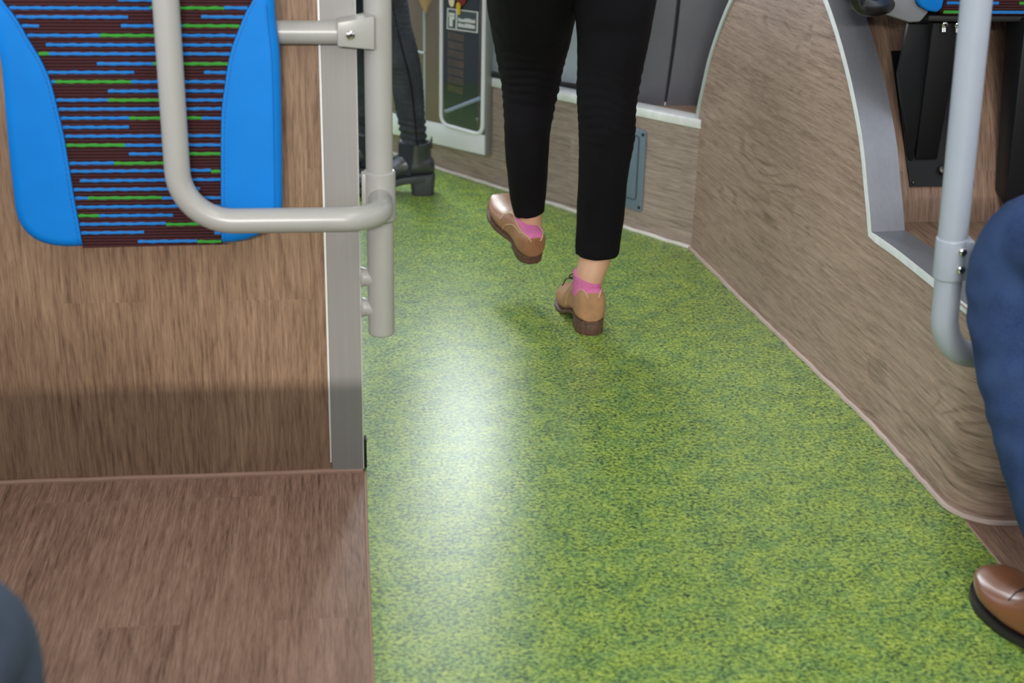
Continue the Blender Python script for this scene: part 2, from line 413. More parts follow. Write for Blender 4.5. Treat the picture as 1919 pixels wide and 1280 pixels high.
def screw(name, c, n, r, parent, mat=None, rec=None):
    """domed socket screw of radius r, facing along n"""
    n = V(n).normalized(); mb = MB(); c = V(c)
    prof = [(1.0, 0.0), (1.0, 0.25), (0.9, 0.5), (0.62, 0.66), (0.42, 0.70), (0.40, 0.35), (0.0, 0.35)]
    a = n.orthogonal().normalized(); b = n.cross(a); seg = 20; rings = []
    for q, h in prof:
        rings.append([c + n * (h * r) + (a * math.cos(2 * math.pi * k / seg) + b * math.sin(2 * math.pi * k / seg)) * r * max(q, 0.02) for k in range(seg)])
    mb.loft(rings); 
    for k in range(len(mb.f)):
        if k >= seg * 4 : mb.m[k] = 1
    return mb.build(name, [mat or M['steel'], M['steel_dark']], parent, angle=30)

# ------------------------------------------------------------------ setting: floor
GX0, GX1 = 0.024, 1.045
MB().add([(GX0, -3, 0), (GX0, 2.33, 0), (-1.0, 2.33, 0), (-1.0, 7, 0), (1.7, 7, 0), (1.7, 2.4, 0), (GX1, 2.4, 0), (GX1, -3, 0)],
         [(7, 6, 5, 4, 3, 2, 1, 0)]).build('floor', M['green'], smooth=False)
struct(bpy.data.objects['floor'], 'speckled green vinyl aisle floor', 'floor')
struct(MB().add([(-1.0, -3, 0), (GX0, -3, 0), (GX0, 2.33, 0), (-1.0, 2.33, 0)], [(0, 1, 2, 3)]).build('floor_left', M['wood_floor'], smooth=False),
       'brown wood-print floor left of the green aisle', 'floor')
struct(MB().add([(GX1, -3, 0), (1.7, -3, 0), (1.7, 2.4, 0), (GX1, 2.4, 0)], [(0, 1, 2, 3)]).build('floor_right', M['wood_floor'], smooth=False),
       'brown wood-print floor under the seated man at right', 'floor')
# welds along the edges of the vinyl
def bead(name, pts, r, mat, label, flat=0.55):
    mb = MB(); mb.tube(pts, r, 10)
    mb.v = [(x, y, z * flat) for x, y, z in mb.v]
    return struct(mb.build(name, mat), label, 'floor trim')
def wob(a, b, n=14, amp=0.0012):
    a = V(a); b = V(b); return [a.lerp(b, k / n) + V((random.uniform(-amp, amp), random.uniform(-amp, amp), 0)) for k in range(n + 1)]
bead('trim_1', wob((-0.95, 2.316, 0.001), (0.022, 2.322, 0.001)), 0.006, M['weld'], 'tan weld bead along the foot of the left wood partition', 0.9)
bead('trim_2', wob((GX0, -1, 0.0), (GX0, 2.318, 0.0)), 0.0028, M['weld'], 'thin tan weld between left wood floor and green vinyl')
bead('trim_3', wob((GX1, -1, 0.0), (GX1, 2.06, 0.0)), 0.0028, M['weld'], 'thin tan weld between green vinyl and right wood floor')

# ------------------------------------------------------------------ setting: right side panel with its dome over the wheel
FA, FB = V((0.905, 3.54, 0)), V((0.288, 4.351, 0))
PLAN = fillet([(0.899, 3.60, 0), (0.905, 3.54, 0), (0.944, 3.12, 0), (1.017, 2.44, 0), (1.034, 2.052, 0), (1.65, 2.035, 0)], [0.3, 0.5, 1.2, 0.085], 12)
PLAN = [V((p.x, p.y, 0)) for p in PLAN]
cum = [0.0]
for a, b in zip(PLAN, PLAN[1:]): cum.append(cum[-1] + (b - a).length)
def plan_at(s):
    s = max(0, min(cum[-1] - 1e-6, s))
    for i in range(len(cum) - 1):
        if s <= cum[i + 1]:
            f = (s - cum[i]) / max(1e-9, cum[i + 1] - cum[i]); p = PLAN[i].lerp(PLAN[i + 1], f); break
    e = 0.012
    def raw(t):
        t = max(0, min(cum[-1] - 1e-6, t))
        for i in range(len(cum) - 1):
            if t <= cum[i + 1]:
                return PLAN[i].lerp(PLAN[i + 1], (t - cum[i]) / max(1e-9, cum[i + 1] - cum[i]))
    d = (raw(s + e) - raw(s - e)).normalized()
    return p, V((d.y, -d.x, 0)) * 1.0           # point and normal towards the aisle side (-x)
def s_of_y(y):
    best = min(range(2000), key=lambda k: abs(plan_at(k / 2000 * 1.75)[0].y - y)); return best / 2000 * 1.75
p_, n_ = plan_at(0.6)
NSIGN = 1 if n_.x < 0 else -1
def wall_pt(s, z, off=0.0):
    p, n = plan_at(s); q = p + n * NSIGN * off; return V((q.x, q.y, z))
TOPY = [(3.567, .322), (3.563, .345), (3.557, .375), (3.535, .435), (3.504, .508), (3.45, .592), (3.385, .671), (3.30, .745), (3.20, .81), (3.09, .842), (2.97, .824), (2.848, .756), (2.728, .651),
        (2.634, .536), (2.584, .443), (2.562, .40), (2.546, .363)]
TOP = [(s_of_y(y), z) for y, z in TOPY]
TOPS = catmull(TOP[:-1], 4)[:-1] + [TOP[-2], TOP[-1]]
S_CORNER = TOP[-1][0]
cols = [(s, z) for s, z in TOPS]
k = S_CORNER + 0.03
while k < cum[-1]: cols.append((k, 0.363)); k += 0.012 if 1.42 < k < 1.75 else 0.03
cols.append((cum[-1] - 0.001, 0.363))
cols.insert(0, (0.0, 0.322))
mb = MB(); NR = 8; vs = []; uvs = []; fs = []
for s, z in cols:
    for r in range(NR + 1):
        vs.append(wall_pt(s, z * r / NR)); uvs.append((s, z * r / NR))
nfront = len(vs)
for s, z in cols:
    for r in range(NR + 1):
        vs.append(wall_pt(s, z * r / NR, -0.05)); uvs.append((s, z * r / NR))
for i in range(len(cols) - 1):
    for r in range(NR):
        a = i * (NR + 1) + r; b = a + NR + 1
        fs.append((a, a + 1, b + 1, b)); fs.append((a + nfront, b + nfront, b + 1 + nfront, a + 1 + nfront))
    a = i * (NR + 1) + NR; b = a + NR + 1
    fs.append((a, a + nfront, b + nfront, b))
mb.add(vs, fs, 0, uvs)
struct(mb.build('wall_right', M['wood_side'], angle=50), 'wood-print side panel with an arched top rising beside the aisle', 'wall')
# weld at its foot and the vertical joint
mb = MB(); pts = [wall_pt(0.03 + k * 0.02, 0.002, 0.004) for k in range(int((cum[-1] - 0.05) / 0.02))]
pts = [p + V((random.uniform(-.0012, .0012), random.uniform(-.0012, .0012), 0)) for p in pts]
mb.tube(pts, 0.006, 8); struct(mb.build('trim_4', M['weld_pale']), 'pale weld bead along the foot of the arched side panel', 'floor trim')
mb = MB(); mb.tube([wall_pt(0.052, z, 0.0) for z in (0.004, 0.16, 0.325)], 0.0022, 6)
struct(mb.build('trim_5', M['plate_line']), 'thin dark vertical joint where far wall meets arched panel', 'trim')

# aluminium edging of the opening: bright lip on the face and a broad grey return
def sweep_trim(curve, lip_in, lip_out, back, name, mats, label, th=0.003):
    """curve: (s,z) list; profile points are (offset along in-wall normal, offset along wall normal)"""
    mb = MB(); rings = []
    n = len(curve)
    for i, (s, z) in enumerate(curve):
        a = curve[max(0, i - 1)]; b = curve[min(n - 1, i + 1)]
        d = V((b[0] - a[0], b[1] - a[1], 0)).normalized(); inn = V((-d.y, d.x, 0))       # out of the panel, into the opening
        prof = [(-lip_in, 0.0), (-lip_in, lip_out), (0.0, lip_out + .001), (th, lip_out), (th, -back), (-0.001, -back), (-0.001, 0.0)]
        rings.append([wall_pt(s + inn.x * u, z + inn.y * u, w) for u, w in prof])
    k = len(rings[0]); vs = [p for r in rings for p in r]
    for i in range(n - 1):
        for j in range(k):
            j2 = (j + 1) % k
            mb.add([], [], 0)
            mb.f.append((i * k + j, i * k + j2, (i + 1) * k + j2, (i + 1) * k + j)); mb.m.append(0 if j in (0, 1) else (2 if j == 2 else 1))
    mb.v = [tuple(p) for p in vs]
    return mb.build(name, mats, angle=25)
right_curve = [c for c in TOPS if c[0] >= s_of_y(3.05)]
edge = right_curve + [(S_CORNER + 0.02 + k * 0.02, 0.363) for k in range(int((cum[-1] - S_CORNER - 0.05) / 0.02))]
o = sweep_trim(edge, 0.013, 0.004, 0.066, 'trim_6', [M['sill'], M['alu_blue'], M['alu_pale_glint']], '')
struct(o, 'grey aluminium edging along the arched opening and platform edge at right', 'trim')
left_curve = [c for c in TOPS if c[0] <= s_of_y(3.05)]
left_curve = [(left_curve[0][0] - 0.0005, 0.318)] + left_curve
o = sweep_trim(left_curve, 0.010, 0.004, 0.05, 'trim_7', [M['rubber_pale'], M['rubber_pale'], M['rubber_pale']], '')
struct(o, 'pale rubber edging along the far curve of the arched side panel', 'trim')

# raised footwell and wheel-arch cover behind the edging
struct(MB().add([(1.02, 2.08, .362), (1.65, 2.05, .362), (1.65, 2.72, .362), (1.02, 2.72, .362)], [(0, 1, 2, 3)], 0,
       [(2.08, 1.02), (2.05, 1.65), (2.72, 1.65), (2.72, 1.02)]).build('floor_raised', M['wood_arch'], smooth=False),
       'raised wood-print footwell floor behind the aluminium edging', 'floor')
ARCH = catmull([(2.612, .362), (2.624, .40), (2.645, .45), (2.685, .54), (2.765, .655), (2.875, .755), (3.0, .815), (3.25, .84)], 6)
mb = MB(); vs = []; uvs = []; fs = []; L_ = 0
for i, (y, z) in enumerate(ARCH):
    if i: L_ += math.hypot(y - ARCH[i - 1][0], z - ARCH[i - 1][1])
    for x in (1.0, 1.65): vs.append((x, y, z)); uvs.append((L_, x))
for i in range(len(ARCH) - 1): fs.append((2 * i, 2 * i + 1, 2 * i + 3, 2 * i + 2))
mb.add(vs, fs, 0, uvs)
struct(mb.build('wall_arch', M['wood_arch'], angle=60), 'curved wood-print wheel-arch cover behind the seat pedestal', 'wall')
def on_arch(px, py, off=0.0):
    d = ray(px, py); t = 1.5
    def f(t):
        p = EYE + d * t
        y0 = ARCH[0][0]
        for (ya, za), (yb, zb) in zip(ARCH, ARCH[1:]):
            if za <= p.z <= zb: y0 = ya + (yb - ya) * (p.z - za) / max(1e-6, zb - za); break
        else:
            if p.z > ARCH[-1][1]: y0 = 9
        return p.y - y0 + off
    lo, hi = 1.5, 4.2
    for _ in range(60):
        mid = (lo + hi) / 2
        if f(mid) > 0: hi = mid
        else: lo = mid
    return EYE + d * hi

# ------------------------------------------------------------------ setting: far slanting wall
fd = (FB - FA).normalized(); fn = V((fd.y, -fd.x, 0)); fn = fn if fn.y < 0 else -fn      # normal towards the camera
def far(px, py, off=0.0): return at_plane(px, py, FA + fn * off, fn)
def fw(s, z, off=0.0): q = FA + fd * s + fn * off; return V((q.x, q.y, z))
def fs_(p): return (p - FA).dot(fd)
mb = MB(); mb.tube([fw(0.0 + 0.04 * k, 0.002, 0.005) + V((random.uniform(-.001, .001),) * 3) for k in range(46)], 0.006, 8)
struct(mb.build('trim_8', simple('white_floor_weld', 'd8d4cf', 0.5, var=0.1)), 'whitish weld bead at the foot of the far wall', 'floor trim')
# sill: white face and a top running back
a0, a1 = far(1308, 240), far(1300, 221); b0, b1 = far(914, 160), far(914, 143)
sA, sB = fs_(a0), fs_(b0)
mb = MB(); n = 24
vs = []; uvs = []; fcs = []
for i in range(n + 1):
    s = -0.03 + i * 1.9 / n
    for z in (0, a0.z + .006 + (b0.z - a0.z) * (s - sA) / (sB - sA)): vs.append(fw(s, z)); uvs.append((s, z))
for i in range(n): fcs.append((2 * i, 2 * i + 1, 2 * i + 3, 2 * i + 2))
mb.add(vs, fcs, 0, uvs)
struct(mb.build('wall_far', M['wood_far'], smooth=False), 'low wood-print wall slanting across the far end of the aisle', 'wall')
def slab(s0, s1, z0a, z1a, z0b, z1b, o0, o1):
    return [fw(s0, z0a, o1), fw(s1, z0b, o1), fw(s1, z0b, o0), fw(s0, z0a, o0), fw(s0, z1a, o1), fw(s1, z1b, o1), fw(s1, z1b, o0), fw(s0, z1a, o0)]
mb = MB(); mb.hexa(slab(sA - .012, sB, a0.z, a1.z, b0.z, b1.z, -0.05, 0.006))
struct(mb.build('trim_9', M['sill'], bevel=0.003), 'bright worn aluminium sill along the top of the far wall', 'trim')
LEDGE = 0.333
mb = MB(); mb.add([fw(-0.2, LEDGE, -0.02), fw(1.3, LEDGE - .012, -0.02), fw(1.3, LEDGE - .012, -0.6), fw(-0.2, LEDGE, -0.6)], [(0, 1, 2, 3)], 0,
                  [(0, 0), (1.3, 0), (1.3, .6), (0, .6)])
struct(mb.build('floor_ledge', M['wood_arch'], smooth=False), 'wood-print ledge behind the far aluminium sill', 'floor')

# dark moulded panels standing behind the sill
d0, d1, d2 = at_z(1100, 186, LEDGE), at_z(1246, 196, LEDGE), at_z(1330, 195, LEDGE)
def panel_between(a, b, h, lean, name, mat, label, cat, gap=0.003, th=0.012, z0=LEDGE):
    a = V((a.x, a.y, z0 - .010)); b = V((b.x, b.y, z0 - .010)); d = (b - a).normalized(); nn = V((d.y, -d.x, 0)); nn = nn if nn.y < 0 else -nn
    a = a + d * gap; b = b - d * gap
    up = V((0, 0, h)) + d * lean
    rows = 8; rings = []
    for k in range(rows + 1):
        t = k / rows; bulge = 0.012 * math.sin(math.pi * t)
        p, q = a + up * t + d * (lean * 0.4 * math.sin(math.pi * t)), b + up * t + d * (lean * 0.4 * math.sin(math.pi * t))
        rings.append([p + nn * bulge, p.lerp(q, .5) + nn * (bulge + .004), q + nn * bulge, q - nn * th, p - nn * th])
    mb = MB(); mb.loft(rings)
    o = mb.build(name, mat, bevel=0.003, angle=25); tag(o, label, cat); return o
lp_ = panel_between(d0, d1, 0.55, 0.02, 'side_panel', M['charcoal'], 'dark grey moulded panel left of the vertical seam, behind the black trouser leg', 'panel')
panel_between(d1, d2 + (d2 - d1) * 1.2, 0.55, 0.02, 'side_panel', M['charcoal'], 'dark grey moulded panel right of the vertical seam, beside the arched edge', 'panel')
mb = MB(); zs = [k / 10 for k in range(11)]; sd_ = (d1 - d0).normalized(); sn_ = V((sd_.y, -sd_.x, 0)); sn_ = sn_ if sn_.y < 0 else -sn_
mb.loft([[V((d1.x, d1.y, LEDGE + .004)) + V((0, 0, .55)) * t + sd_ * (.02 * t + .008 * math.sin(math.pi * t)) + sd_ * u + sn_ * w for u, w in ((-.010, -.0125), (.010, -.0125), (.010, -.018), (-.010, -.018))] for t in zs])
mb.build('seam_strip', M['black_rubber'], lp_, smooth=False)  # dark filler added behind the seam so far light does not show through
l0, l1 = at_z(905, 140, LEDGE - .01), at_z(1128, 171, LEDGE - .006)
o = panel_between(l0, l1, 0.55, 0.0, 'side_panel', M['pale_grey'], 'pale blue-grey panel above the far sill, seen between the black trouser legs', 'panel', z0=LEDGE - .008)
mb = MB(); dd = (l1 - l0).normalized(); nn = V((dd.y, -dd.x, 0)); nn = nn if nn.y < 0 else -nn
q0, q1 = V((l0.x, l0.y, LEDGE - .006)), V((l1.x, l1.y, LEDGE - .006))
mb.hexa([q0 + nn * .028, q1 + nn * .028, q1 + nn * .006, q0 + nn * .006] + [p + V((0, 0, .012)) for p in (q0 + nn * .028, q1 + nn * .028, q1 + nn * .006, q0 + nn * .006)])
mb.build('rubber_foot', M['black_rubber'], o)

# blue-grey cover plate on the far wall
pr = [far(1128, 227, .004), far(1213, 246, .004), far(1207, 399, .004), far(1122, 378, .004)]
s0, s1 = fs_(far(1210, 300)), fs_(far(1210, 300)) + 0.125
zt, zb = 0.283, 0.058
def rrect(s0, s1, z0, z1, r, off, n=6):
    pts = []
    for cx_, cz, a0_ in ((s1 - r, z1 - r, 0), (s0 + r, z1 - r, 90), (s0 + r, z0 + r, 180), (s1 - r, z0 + r, 270)):
        for k in range(n + 1):
            a = math.radians(a0_ + 90 * k / n); pts.append(fw(cx_ + r * math.cos(a), cz + r * math.sin(a), off))
    return pts
cov = empty('cover_plate', fw((s0 + s1) / 2, zb, 0.0))
tag(cov, 'blue-grey metal cover plate screwed to the far wall behind the black trouser leg', 'cover plate')
MB().prism(rrect(s0, s1, zb, zt, .012, .0005), fn * .005).build('plate', M['plate'], cov, bevel=0.0015)
inner = rrect(s0 + .022, s1 - .022, zb + .03, zt - .02, .008, .0058)
MB().tube(inner + [inner[0]], .0022, 6).build('groove', M['plate_line'], cov)
for ss in (s0 + .009, s1 - .009):
    for zz in (zb + .012, zt - .012): screw('screw', fw(ss, zz, .0055), fn, .0045, cov, M['steel_dark'])

# ------------------------------------------------------------------ door leaf on the far wall
door = empty('door_1', far(825, 280, 0.02)); struct(door, 'grey and taupe door leaf with a tall dark window at the far end of the aisle', 'door')
DO = 0.028
def fdp(px, py): p = far(px, py, DO); return fs_(p), p.z
sR, zRb = fdp(909, 293); sL, zLb = fdp(700, 243); zTop = .74
def dslab(quads, o0, o1, name, mat, parent=door, bevel=0.002):
    mb = MB()
    mb.prism([fw(s, z, o0) for s, z in quads], fn * (o1 - o0)); return mb.build(name, mat, parent, bevel=bevel)
dslab([(sR, zRb), (sL, zLb), (sL, zTop), (sR, zTop)], 0.004, DO - 0.004, 'door_leaf', M['door_edge'])
# white kick band
band = [fdp(806, 296 - 26), fdp(909, 293)]
dslab([fdp(907, 291), fdp(700, 243), fdp(700, 204), fdp(835, 234), fdp(870, 243), fdp(907, 254)], DO - .006, DO, 'kick_band', M['door_white'])
dslab([fdp(832, 233), fdp(700, 203), (sL, zTop), (fdp(822, 100)[0], zTop)], DO - .006, DO - .001, 'door_skin', M['door_brown'])
dslab([fdp(905, 252), fdp(893, 250), (fdp(897, 100)[0], zTop), (fdp(905, 100)[0], zTop)], DO - .006, DO - .001, 'door_skin', M['door_brown'])
# joint lines on the door skin
mb = MB()
a_ = fdp(796, 224); b_ = fdp(796, 100); c_ = fdp(735, 86)
mb.tube([fw(a_[0], a_[1], DO), fw(b_[0], b_[1], DO)], .004, 8); mb.tube([fw(b_[0], b_[1], DO), fw(c_[0], c_[1], DO)], .004, 8)
mb.tube([fw(b_[0], b_[1] + .004, DO), fw(b_[0] + .003, zTop, DO)], .0045, 8)
mb.build('panel_joint', M['rubber_pale'], door)
# window: rubber frame, glass, and brown slats and a blue bar set into it
wl, wr = fdp(827, 180)[0], fdp(905, 190)[0]
zbw = fdp(866, 243)[1]
out_w = rrect(wr, wl, zbw, .68, .03, DO)
MB().tube(out_w + [out_w[0]], .0062, 10).build('window_frame', M['door_white'], door)
inner_w = rrect(wr, wl, zbw, .68, .03, DO - .0005)
MB().prism(inner_w, fn * .0015).build('window_glass', M['pane'], door, smooth=False)
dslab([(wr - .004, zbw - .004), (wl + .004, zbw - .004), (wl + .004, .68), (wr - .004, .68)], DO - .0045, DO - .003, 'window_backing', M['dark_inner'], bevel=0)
mb = MB()
for px0, py0, px1, py1, w in ((840, 66, 872, 175, 0),):
    for k in range(9):
        z = zbw + .105 + k * .026
        sA_, sB_ = fdp(838, 120)[0], fdp(868, 130)[0]
        mb.hexa([fw(sB_, z, DO - .003), fw(sA_, z, DO - .003), fw(sA_, z, DO - .0015), fw(sB_, z, DO - .0015),
                 fw(sB_, z + .021, DO - .003), fw(sA_, z + .021, DO - .003), fw(sA_, z + .021, DO - .0015), fw(sB_, z + .021, DO - .0015)])
mb.build('slat_panel', M['panel_slat'], door, smooth=False)
p0, p1 = fdp(838, 208), fdp(900, 184)
mb = MB(); mb.tube([fw(p0[0], p0[1], DO - .001), fw(p1[0], p1[1], DO - .001)], .006, 10); mb.build('window_bar', M['bar_blue'], door)
for px, py in ((836, 208), (896, 223)):
    q = fdp(px, py); screw('bolt', fw(q[0], q[1], DO + .001), fn, .0055, door)
# sign on the glass: slate ground, white outline, pictogram and two lines of small white lettering
sg = [fdp(839, 15), fdp(897, 22), fdp(896, 62), fdp(838, 54)]
def sgp(u, v, off): 
    a = V((sg[0][0], sg[0][1], 0)).lerp(V((sg[1][0], sg[1][1], 0)), u); b = V((sg[3][0], sg[3][1], 0)).lerp(V((sg[2][0], sg[2][1], 0)), u)
    q = a.lerp(b, v); return fw(q.x, q.y, off)
def sq(mb, u0, v0, u1, v1, off, th=.0006, mi=0):
    mb.prism([sgp(u0, v0, off), sgp(u1, v0, off), sgp(u1, v1, off), sgp(u0, v1, off)], fn * th, mi)
sign = MB(); sq(sign, 0, 0, 1, 1, DO + .0015); sgn = sign.build('sign', M['print_white'], door, smooth=False)
mb = MB(); sq(mb, .04, .05, .29, .94, DO + .0022); sq(mb, .34, .05, .96, .94, DO + .0022); mb.build('sign_ground', M['print_grey'], sgn, smooth=False)
mb = MB(); sq(mb, .09, .28, .2, .85, DO + .003); sq(mb, .07, .2, .26, .38, DO + .003); sq(mb, .2, .3, .26, .5, DO + .003)
for row, v in enumerate((.36, .62)):
    u = .38
    while u < .90:
        w = random.choice((.018, .026, .032)); h = random.choice((.13, .17, .17, .2))
        sq(mb, u, v + .2 - h, min(u + w, .93), v + .2, DO + .003); u += w + .009
mb.build('sign_lettering', M['print_white'], sgn, smooth=False)
mb = MB()
def disc(mb, px, py, r, mi, off, sx=1.0):
    q = fdp(px, py); mb.prism([fw(q[0] + r * sx * math.cos(a), q[1] + r * math.sin(a), off) for a in [2 * math.pi * k / 20 for k in range(20)]], fn * .0006, mi)
disc(mb, 848, 1, .018, 0, DO + .0035, .7); disc(mb, 866, -4, .022, 1, DO + .0035); disc(mb, 861, 12, .012, 2, DO + .0045, .8); disc(mb, 862, 22, .009, 2, DO + .005, .8)
mb.build('sticker', [M['cream'], M['red'], M['yellow']], door, smooth=False)

# ------------------------------------------------------------------ left partition with aluminium edge
PY = 2.324
part = empty('partition', (-0.3, PY, 0)); tag(part, 'wood-print partition with a broad grey aluminium edge, standing at the left of the aisle', 'partition')
MB().box((-0.95, PY, 0.003), (0.015, PY + .024, 1.35)).build('panel', M['wood_panel'], part, smooth=False)
mb = MB()
mb.add([(x, y, z) for z in (0.005, 1.36) for x, y in ((-.033, PY - .004), (.0215, PY - .004), (.0235, PY), (.0235, PY + .026), (-.033, PY + .026))],
       [(0, 1, 6, 5), (1, 2, 7, 6), (2, 3, 8, 7), (3, 4, 9, 8), (4, 0, 5, 9), (4, 3, 2, 1, 0), (5, 6, 7, 8, 9)])
mb.m = [0, 1, 1, 0, 0, 0, 0]  # side faces near-white: light reflected off the edge is put into the colour
tag(mb.build('edge_profile', [M['alu_strip'], M['alu_pale_glint']], part, smooth=False), 'grey aluminium edge profile')
mb = MB()
mb.box((-.0372, PY - .0045, .02), (-.0335, PY - .001, 1.36)); mb.build('edge_bead', M['alu_pale_glint'], part, bevel=.0008)
mb = MB(); mb.box((.0237, PY + .002, .004), (.0285, PY + .022, .06)); mb.build('rubber_foot', M['black_rubber'], part, bevel=.001)

# ------------------------------------------------------------------ blue striped seat back on the partition
SY = PY - 0.085           # front face
def sp(cx_, cy_):         # crop pixel (scale 2.667 of the frame) to a point on the front face
    p = at_y(cx_ / 2.667, cy_ / 2.667, SY); return (p.x, p.z)
seat = empty('bus_seat', (-0.31, PY - .03, .45))
tag(seat, 'blue and maroon striped seat back with green dashes, mounted on the left wood partition', 'seat')
in_l = [sp(*p) for p in ((15, 5), (60, 60), (100, 120), (145, 200), (200, 290), (250, 400), (290, 550), (320, 680), (340, 800), (370, 980), (400, 1150), (414, 1240))]
in_r = [sp(*p) for p in ((1262, 5), (1230, 60), (1205, 120), (1170, 210), (1145, 300), (1125, 430), (1110, 550), (1106, 700), (1106, 850), (1106, 1000), (1108, 1150), (1110, 1224))]
xl = sp(0, 330)[0]; xr = sp(1408, 1000)[0]
ztop = 1.02
def ext_up(line, dirx):
    x, z = line[0]; return [(x + dirx * .055, ztop - .02), (x + dirx * .045, z + .11), (x + dirx * .025, z + .05)] + line
in_l2 = ext_up(in_l, -1); in_r2 = ext_up(in_r, 1)
out_l = [(xl - .006, ztop - .05), (xl - .006, .84), sp(0, 330), sp(20, 560), sp(42, 800), sp(60, 960), sp(72, 1060), sp(95, 1125), sp(130, 1172), sp(180, 1208), sp(240, 1230), sp(300, 1239), sp(360, 1241)]
out_r = [(xr + .001, ztop - .05), (xr, .84), sp(1380, 150), sp(1396, 300), sp(1404, 600), sp(1408, 900), sp(1408, 1040), sp(1398, 1095), sp(1372, 1130), sp(1335, 1158), sp(1280, 1188), sp(1220, 1208), sp(1160, 1219)]
def pad(outer, inner, name, mat, parent, y0, y1, rim=.016):
    """upholstered side bolster between an outer and an inner edge (both listed from top to bottom): front at y0 with a rounded outer rim, back at y1"""
    nr, nc = 90, 26
    def walk(line):
        L = [0]
        for a, b in zip(line, line[1:]): L.append(L[-1] + math.hypot(a[0] - b[0], a[1] - b[1]))
        def at(f):
            q = f * L[-1]
            for i in range(len(L) - 1):
                if q <= L[i + 1] + 1e-9:
                    g = (q - L[i]) / max(1e-9, L[i + 1] - L[i]); return (line[i][0] + (line[i + 1][0] - line[i][0]) * g, line[i][1] + (line[i + 1][1] - line[i][1]) * g)
            return line[-1]
        return at
    fo, fi = walk(outer), walk(inner); full = outer + [inner[-1]]
    def dist(x, z):
        d = 9
        for a, b in zip(full, full[1:]):
            ax, az = a; bx_, bz = b; L2 = (bx_ - ax) ** 2 + (bz - az) ** 2
            t = 0 if L2 < 1e-12 else max(0, min(1, ((x - ax) * (bx_ - ax) + (z - az) * (bz - az)) / L2))
            d = min(d, math.hypot(x - ax - t * (bx_ - ax), z - az - t * (bz - az)))
        return d
    mb = MB(); vs = []; fs = []
    for i in range(nr + 1):
        o_, n_ = fo(i / nr), fi(i / nr)
        for k in range(nc + 1):
            t = (k / nc) ** 1.6; x = o_[0] + (n_[0] - o_[0]) * t; z = o_[1] + (n_[1] - o_[1]) * t
            d = dist(x, z); q = max(0.0, 1 - d / rim)
            vs.append((x, y0 + rim * (1 - math.sqrt(max(0, 1 - q * q))), z))
    w = nc + 1
    for i in range(nr):
        for k in range(nc): fs.append((i * w + k, i * w + k + 1, (i + 1) * w + k + 1, (i + 1) * w + k))
    rimv = [i * w for i in range(nr + 1)] + [nr * w + k for k in range(1, nc + 1)] + [i * w + nc for i in range(nr - 1, -1, -1)] + [k for k in range(nc - 1, 0, -1)]
    b = len(vs)
    for q in rimv: vs.append((vs[q][0], y1, vs[q][2]))
    m_ = len(rimv)
    for k in range(m_): fs.append((rimv[k], rimv[(k + 1) % m_], b + (k + 1) % m_, b + k))
    mb.add(vs, fs); return mb.build(name, mat, parent, angle=60)
def dense(line, n=4): return catmull(line, n)
o = pad(dense(out_l), dense(in_l2), 'side_bolster', M['blue'], seat, SY - .004, SY + .038)
o2 = pad(dense(out_r), dense(in_r2), 'side_bolster', M['blue'], seat, SY - .004, SY + .038)
center = dense(in_l2) + list(reversed(dense(in_r2)))
# centre panel of ribbed cloth with woven dashes
rowsd = [(0, [(590, 770, 0)]), (40, [(40, 750, 0), (750, 1120, 1), (1120, 1245, 0)]), (85, [(65, 640, 0), (1005, 1222, 0)]), (130, [(95, 195, 0), (605, 915, 0), (915, 1205, 1)]),
 (178, [(130, 500, 0), (500, 780, 1), (780, 1185, 0)]), (225, [(230, 1165, 0)]), (270, [(172, 245, 1), (245, 1157, 0)]), (320, [(485, 765, 0), (765, 1140, 1)]),
 (363, [(225, 670, 0), (1020, 1136, 0)]), (410, [(238, 275, 0), (275, 655, 1), (655, 1126, 0)]), (457, [(540, 1122, 0)]), (502, [(268, 540, 0), (540, 800, 1), (800, 1118, 0)]),
 (547, [(282, 1114, 0)]), (592, [(293, 645, 0), (645, 1010, 1), (1010, 1110, 0)]), (638, [(303, 645, 0)]), (683, [(325, 1108, 0)]), (728, [(325, 625, 1), (625, 1108, 0)]),
 (771, [(645, 830, 0), (830, 1108, 1)]), (818, [(340, 570, 0), (570, 880, 1)]), (858, [(345, 1055, 0), (1055, 1108, 1)]), (905, [(400, 1108, 0)]), (950, [(360, 1000, 0)]),
 (992, [(368, 440, 0), (440, 810, 1), (810, 1108, 0)]), (1037, [(380, 1108, 0)]), (1080, [(383, 495, 1), (495, 865, 0)]), (1123, [(392, 830, 0), (830, 1108, 1)]),
 (1166, [(398, 720, 0), (1072, 1110, 0)]), (1209, [(690, 985, 0), (985, 1110, 1)])]
mb = MB()
n = len(center)
mb.prism([(x, SY + .001, z) for x, z in center], (0, .034, 0), 0)
cp = mb.build('centre_panel', M['maroon'], seat, smooth=False)
yb = MB()
def dash(x0, x1, z, mi):
    if x1 - x0 < .003: return
    k = max(2, int((x1 - x0) / .006)); h = .0029; rings = []
    for i in range(k + 1):
        x = x0 + (x1 - x0) * i / k; w = h * (0.9 + 0.18 * math.sin(i * 2.1) * (1 if 0 < i < k else 0)); zz = z + .0003 * math.sin(i * 1.3)
        rings.append([(x, SY + .0012, zz - w), (x, SY - .0006, zz - w * .75), (x, SY - .0013, zz), (x, SY - .0006, zz + w * .75), (x, SY + .0012, zz + w)])
    yb.loft(rings, mi)
def lim(z):
    def at(line):
        for (xa, za), (xb, zb_) in zip(line, line[1:]):
            if min(za, zb_) <= z <= max(za, zb_) and abs(za - zb_) > 1e-6: return xa + (xb - xa) * (z - za) / (zb_ - za)
        return None
    return at(in_l2), at(in_r2)
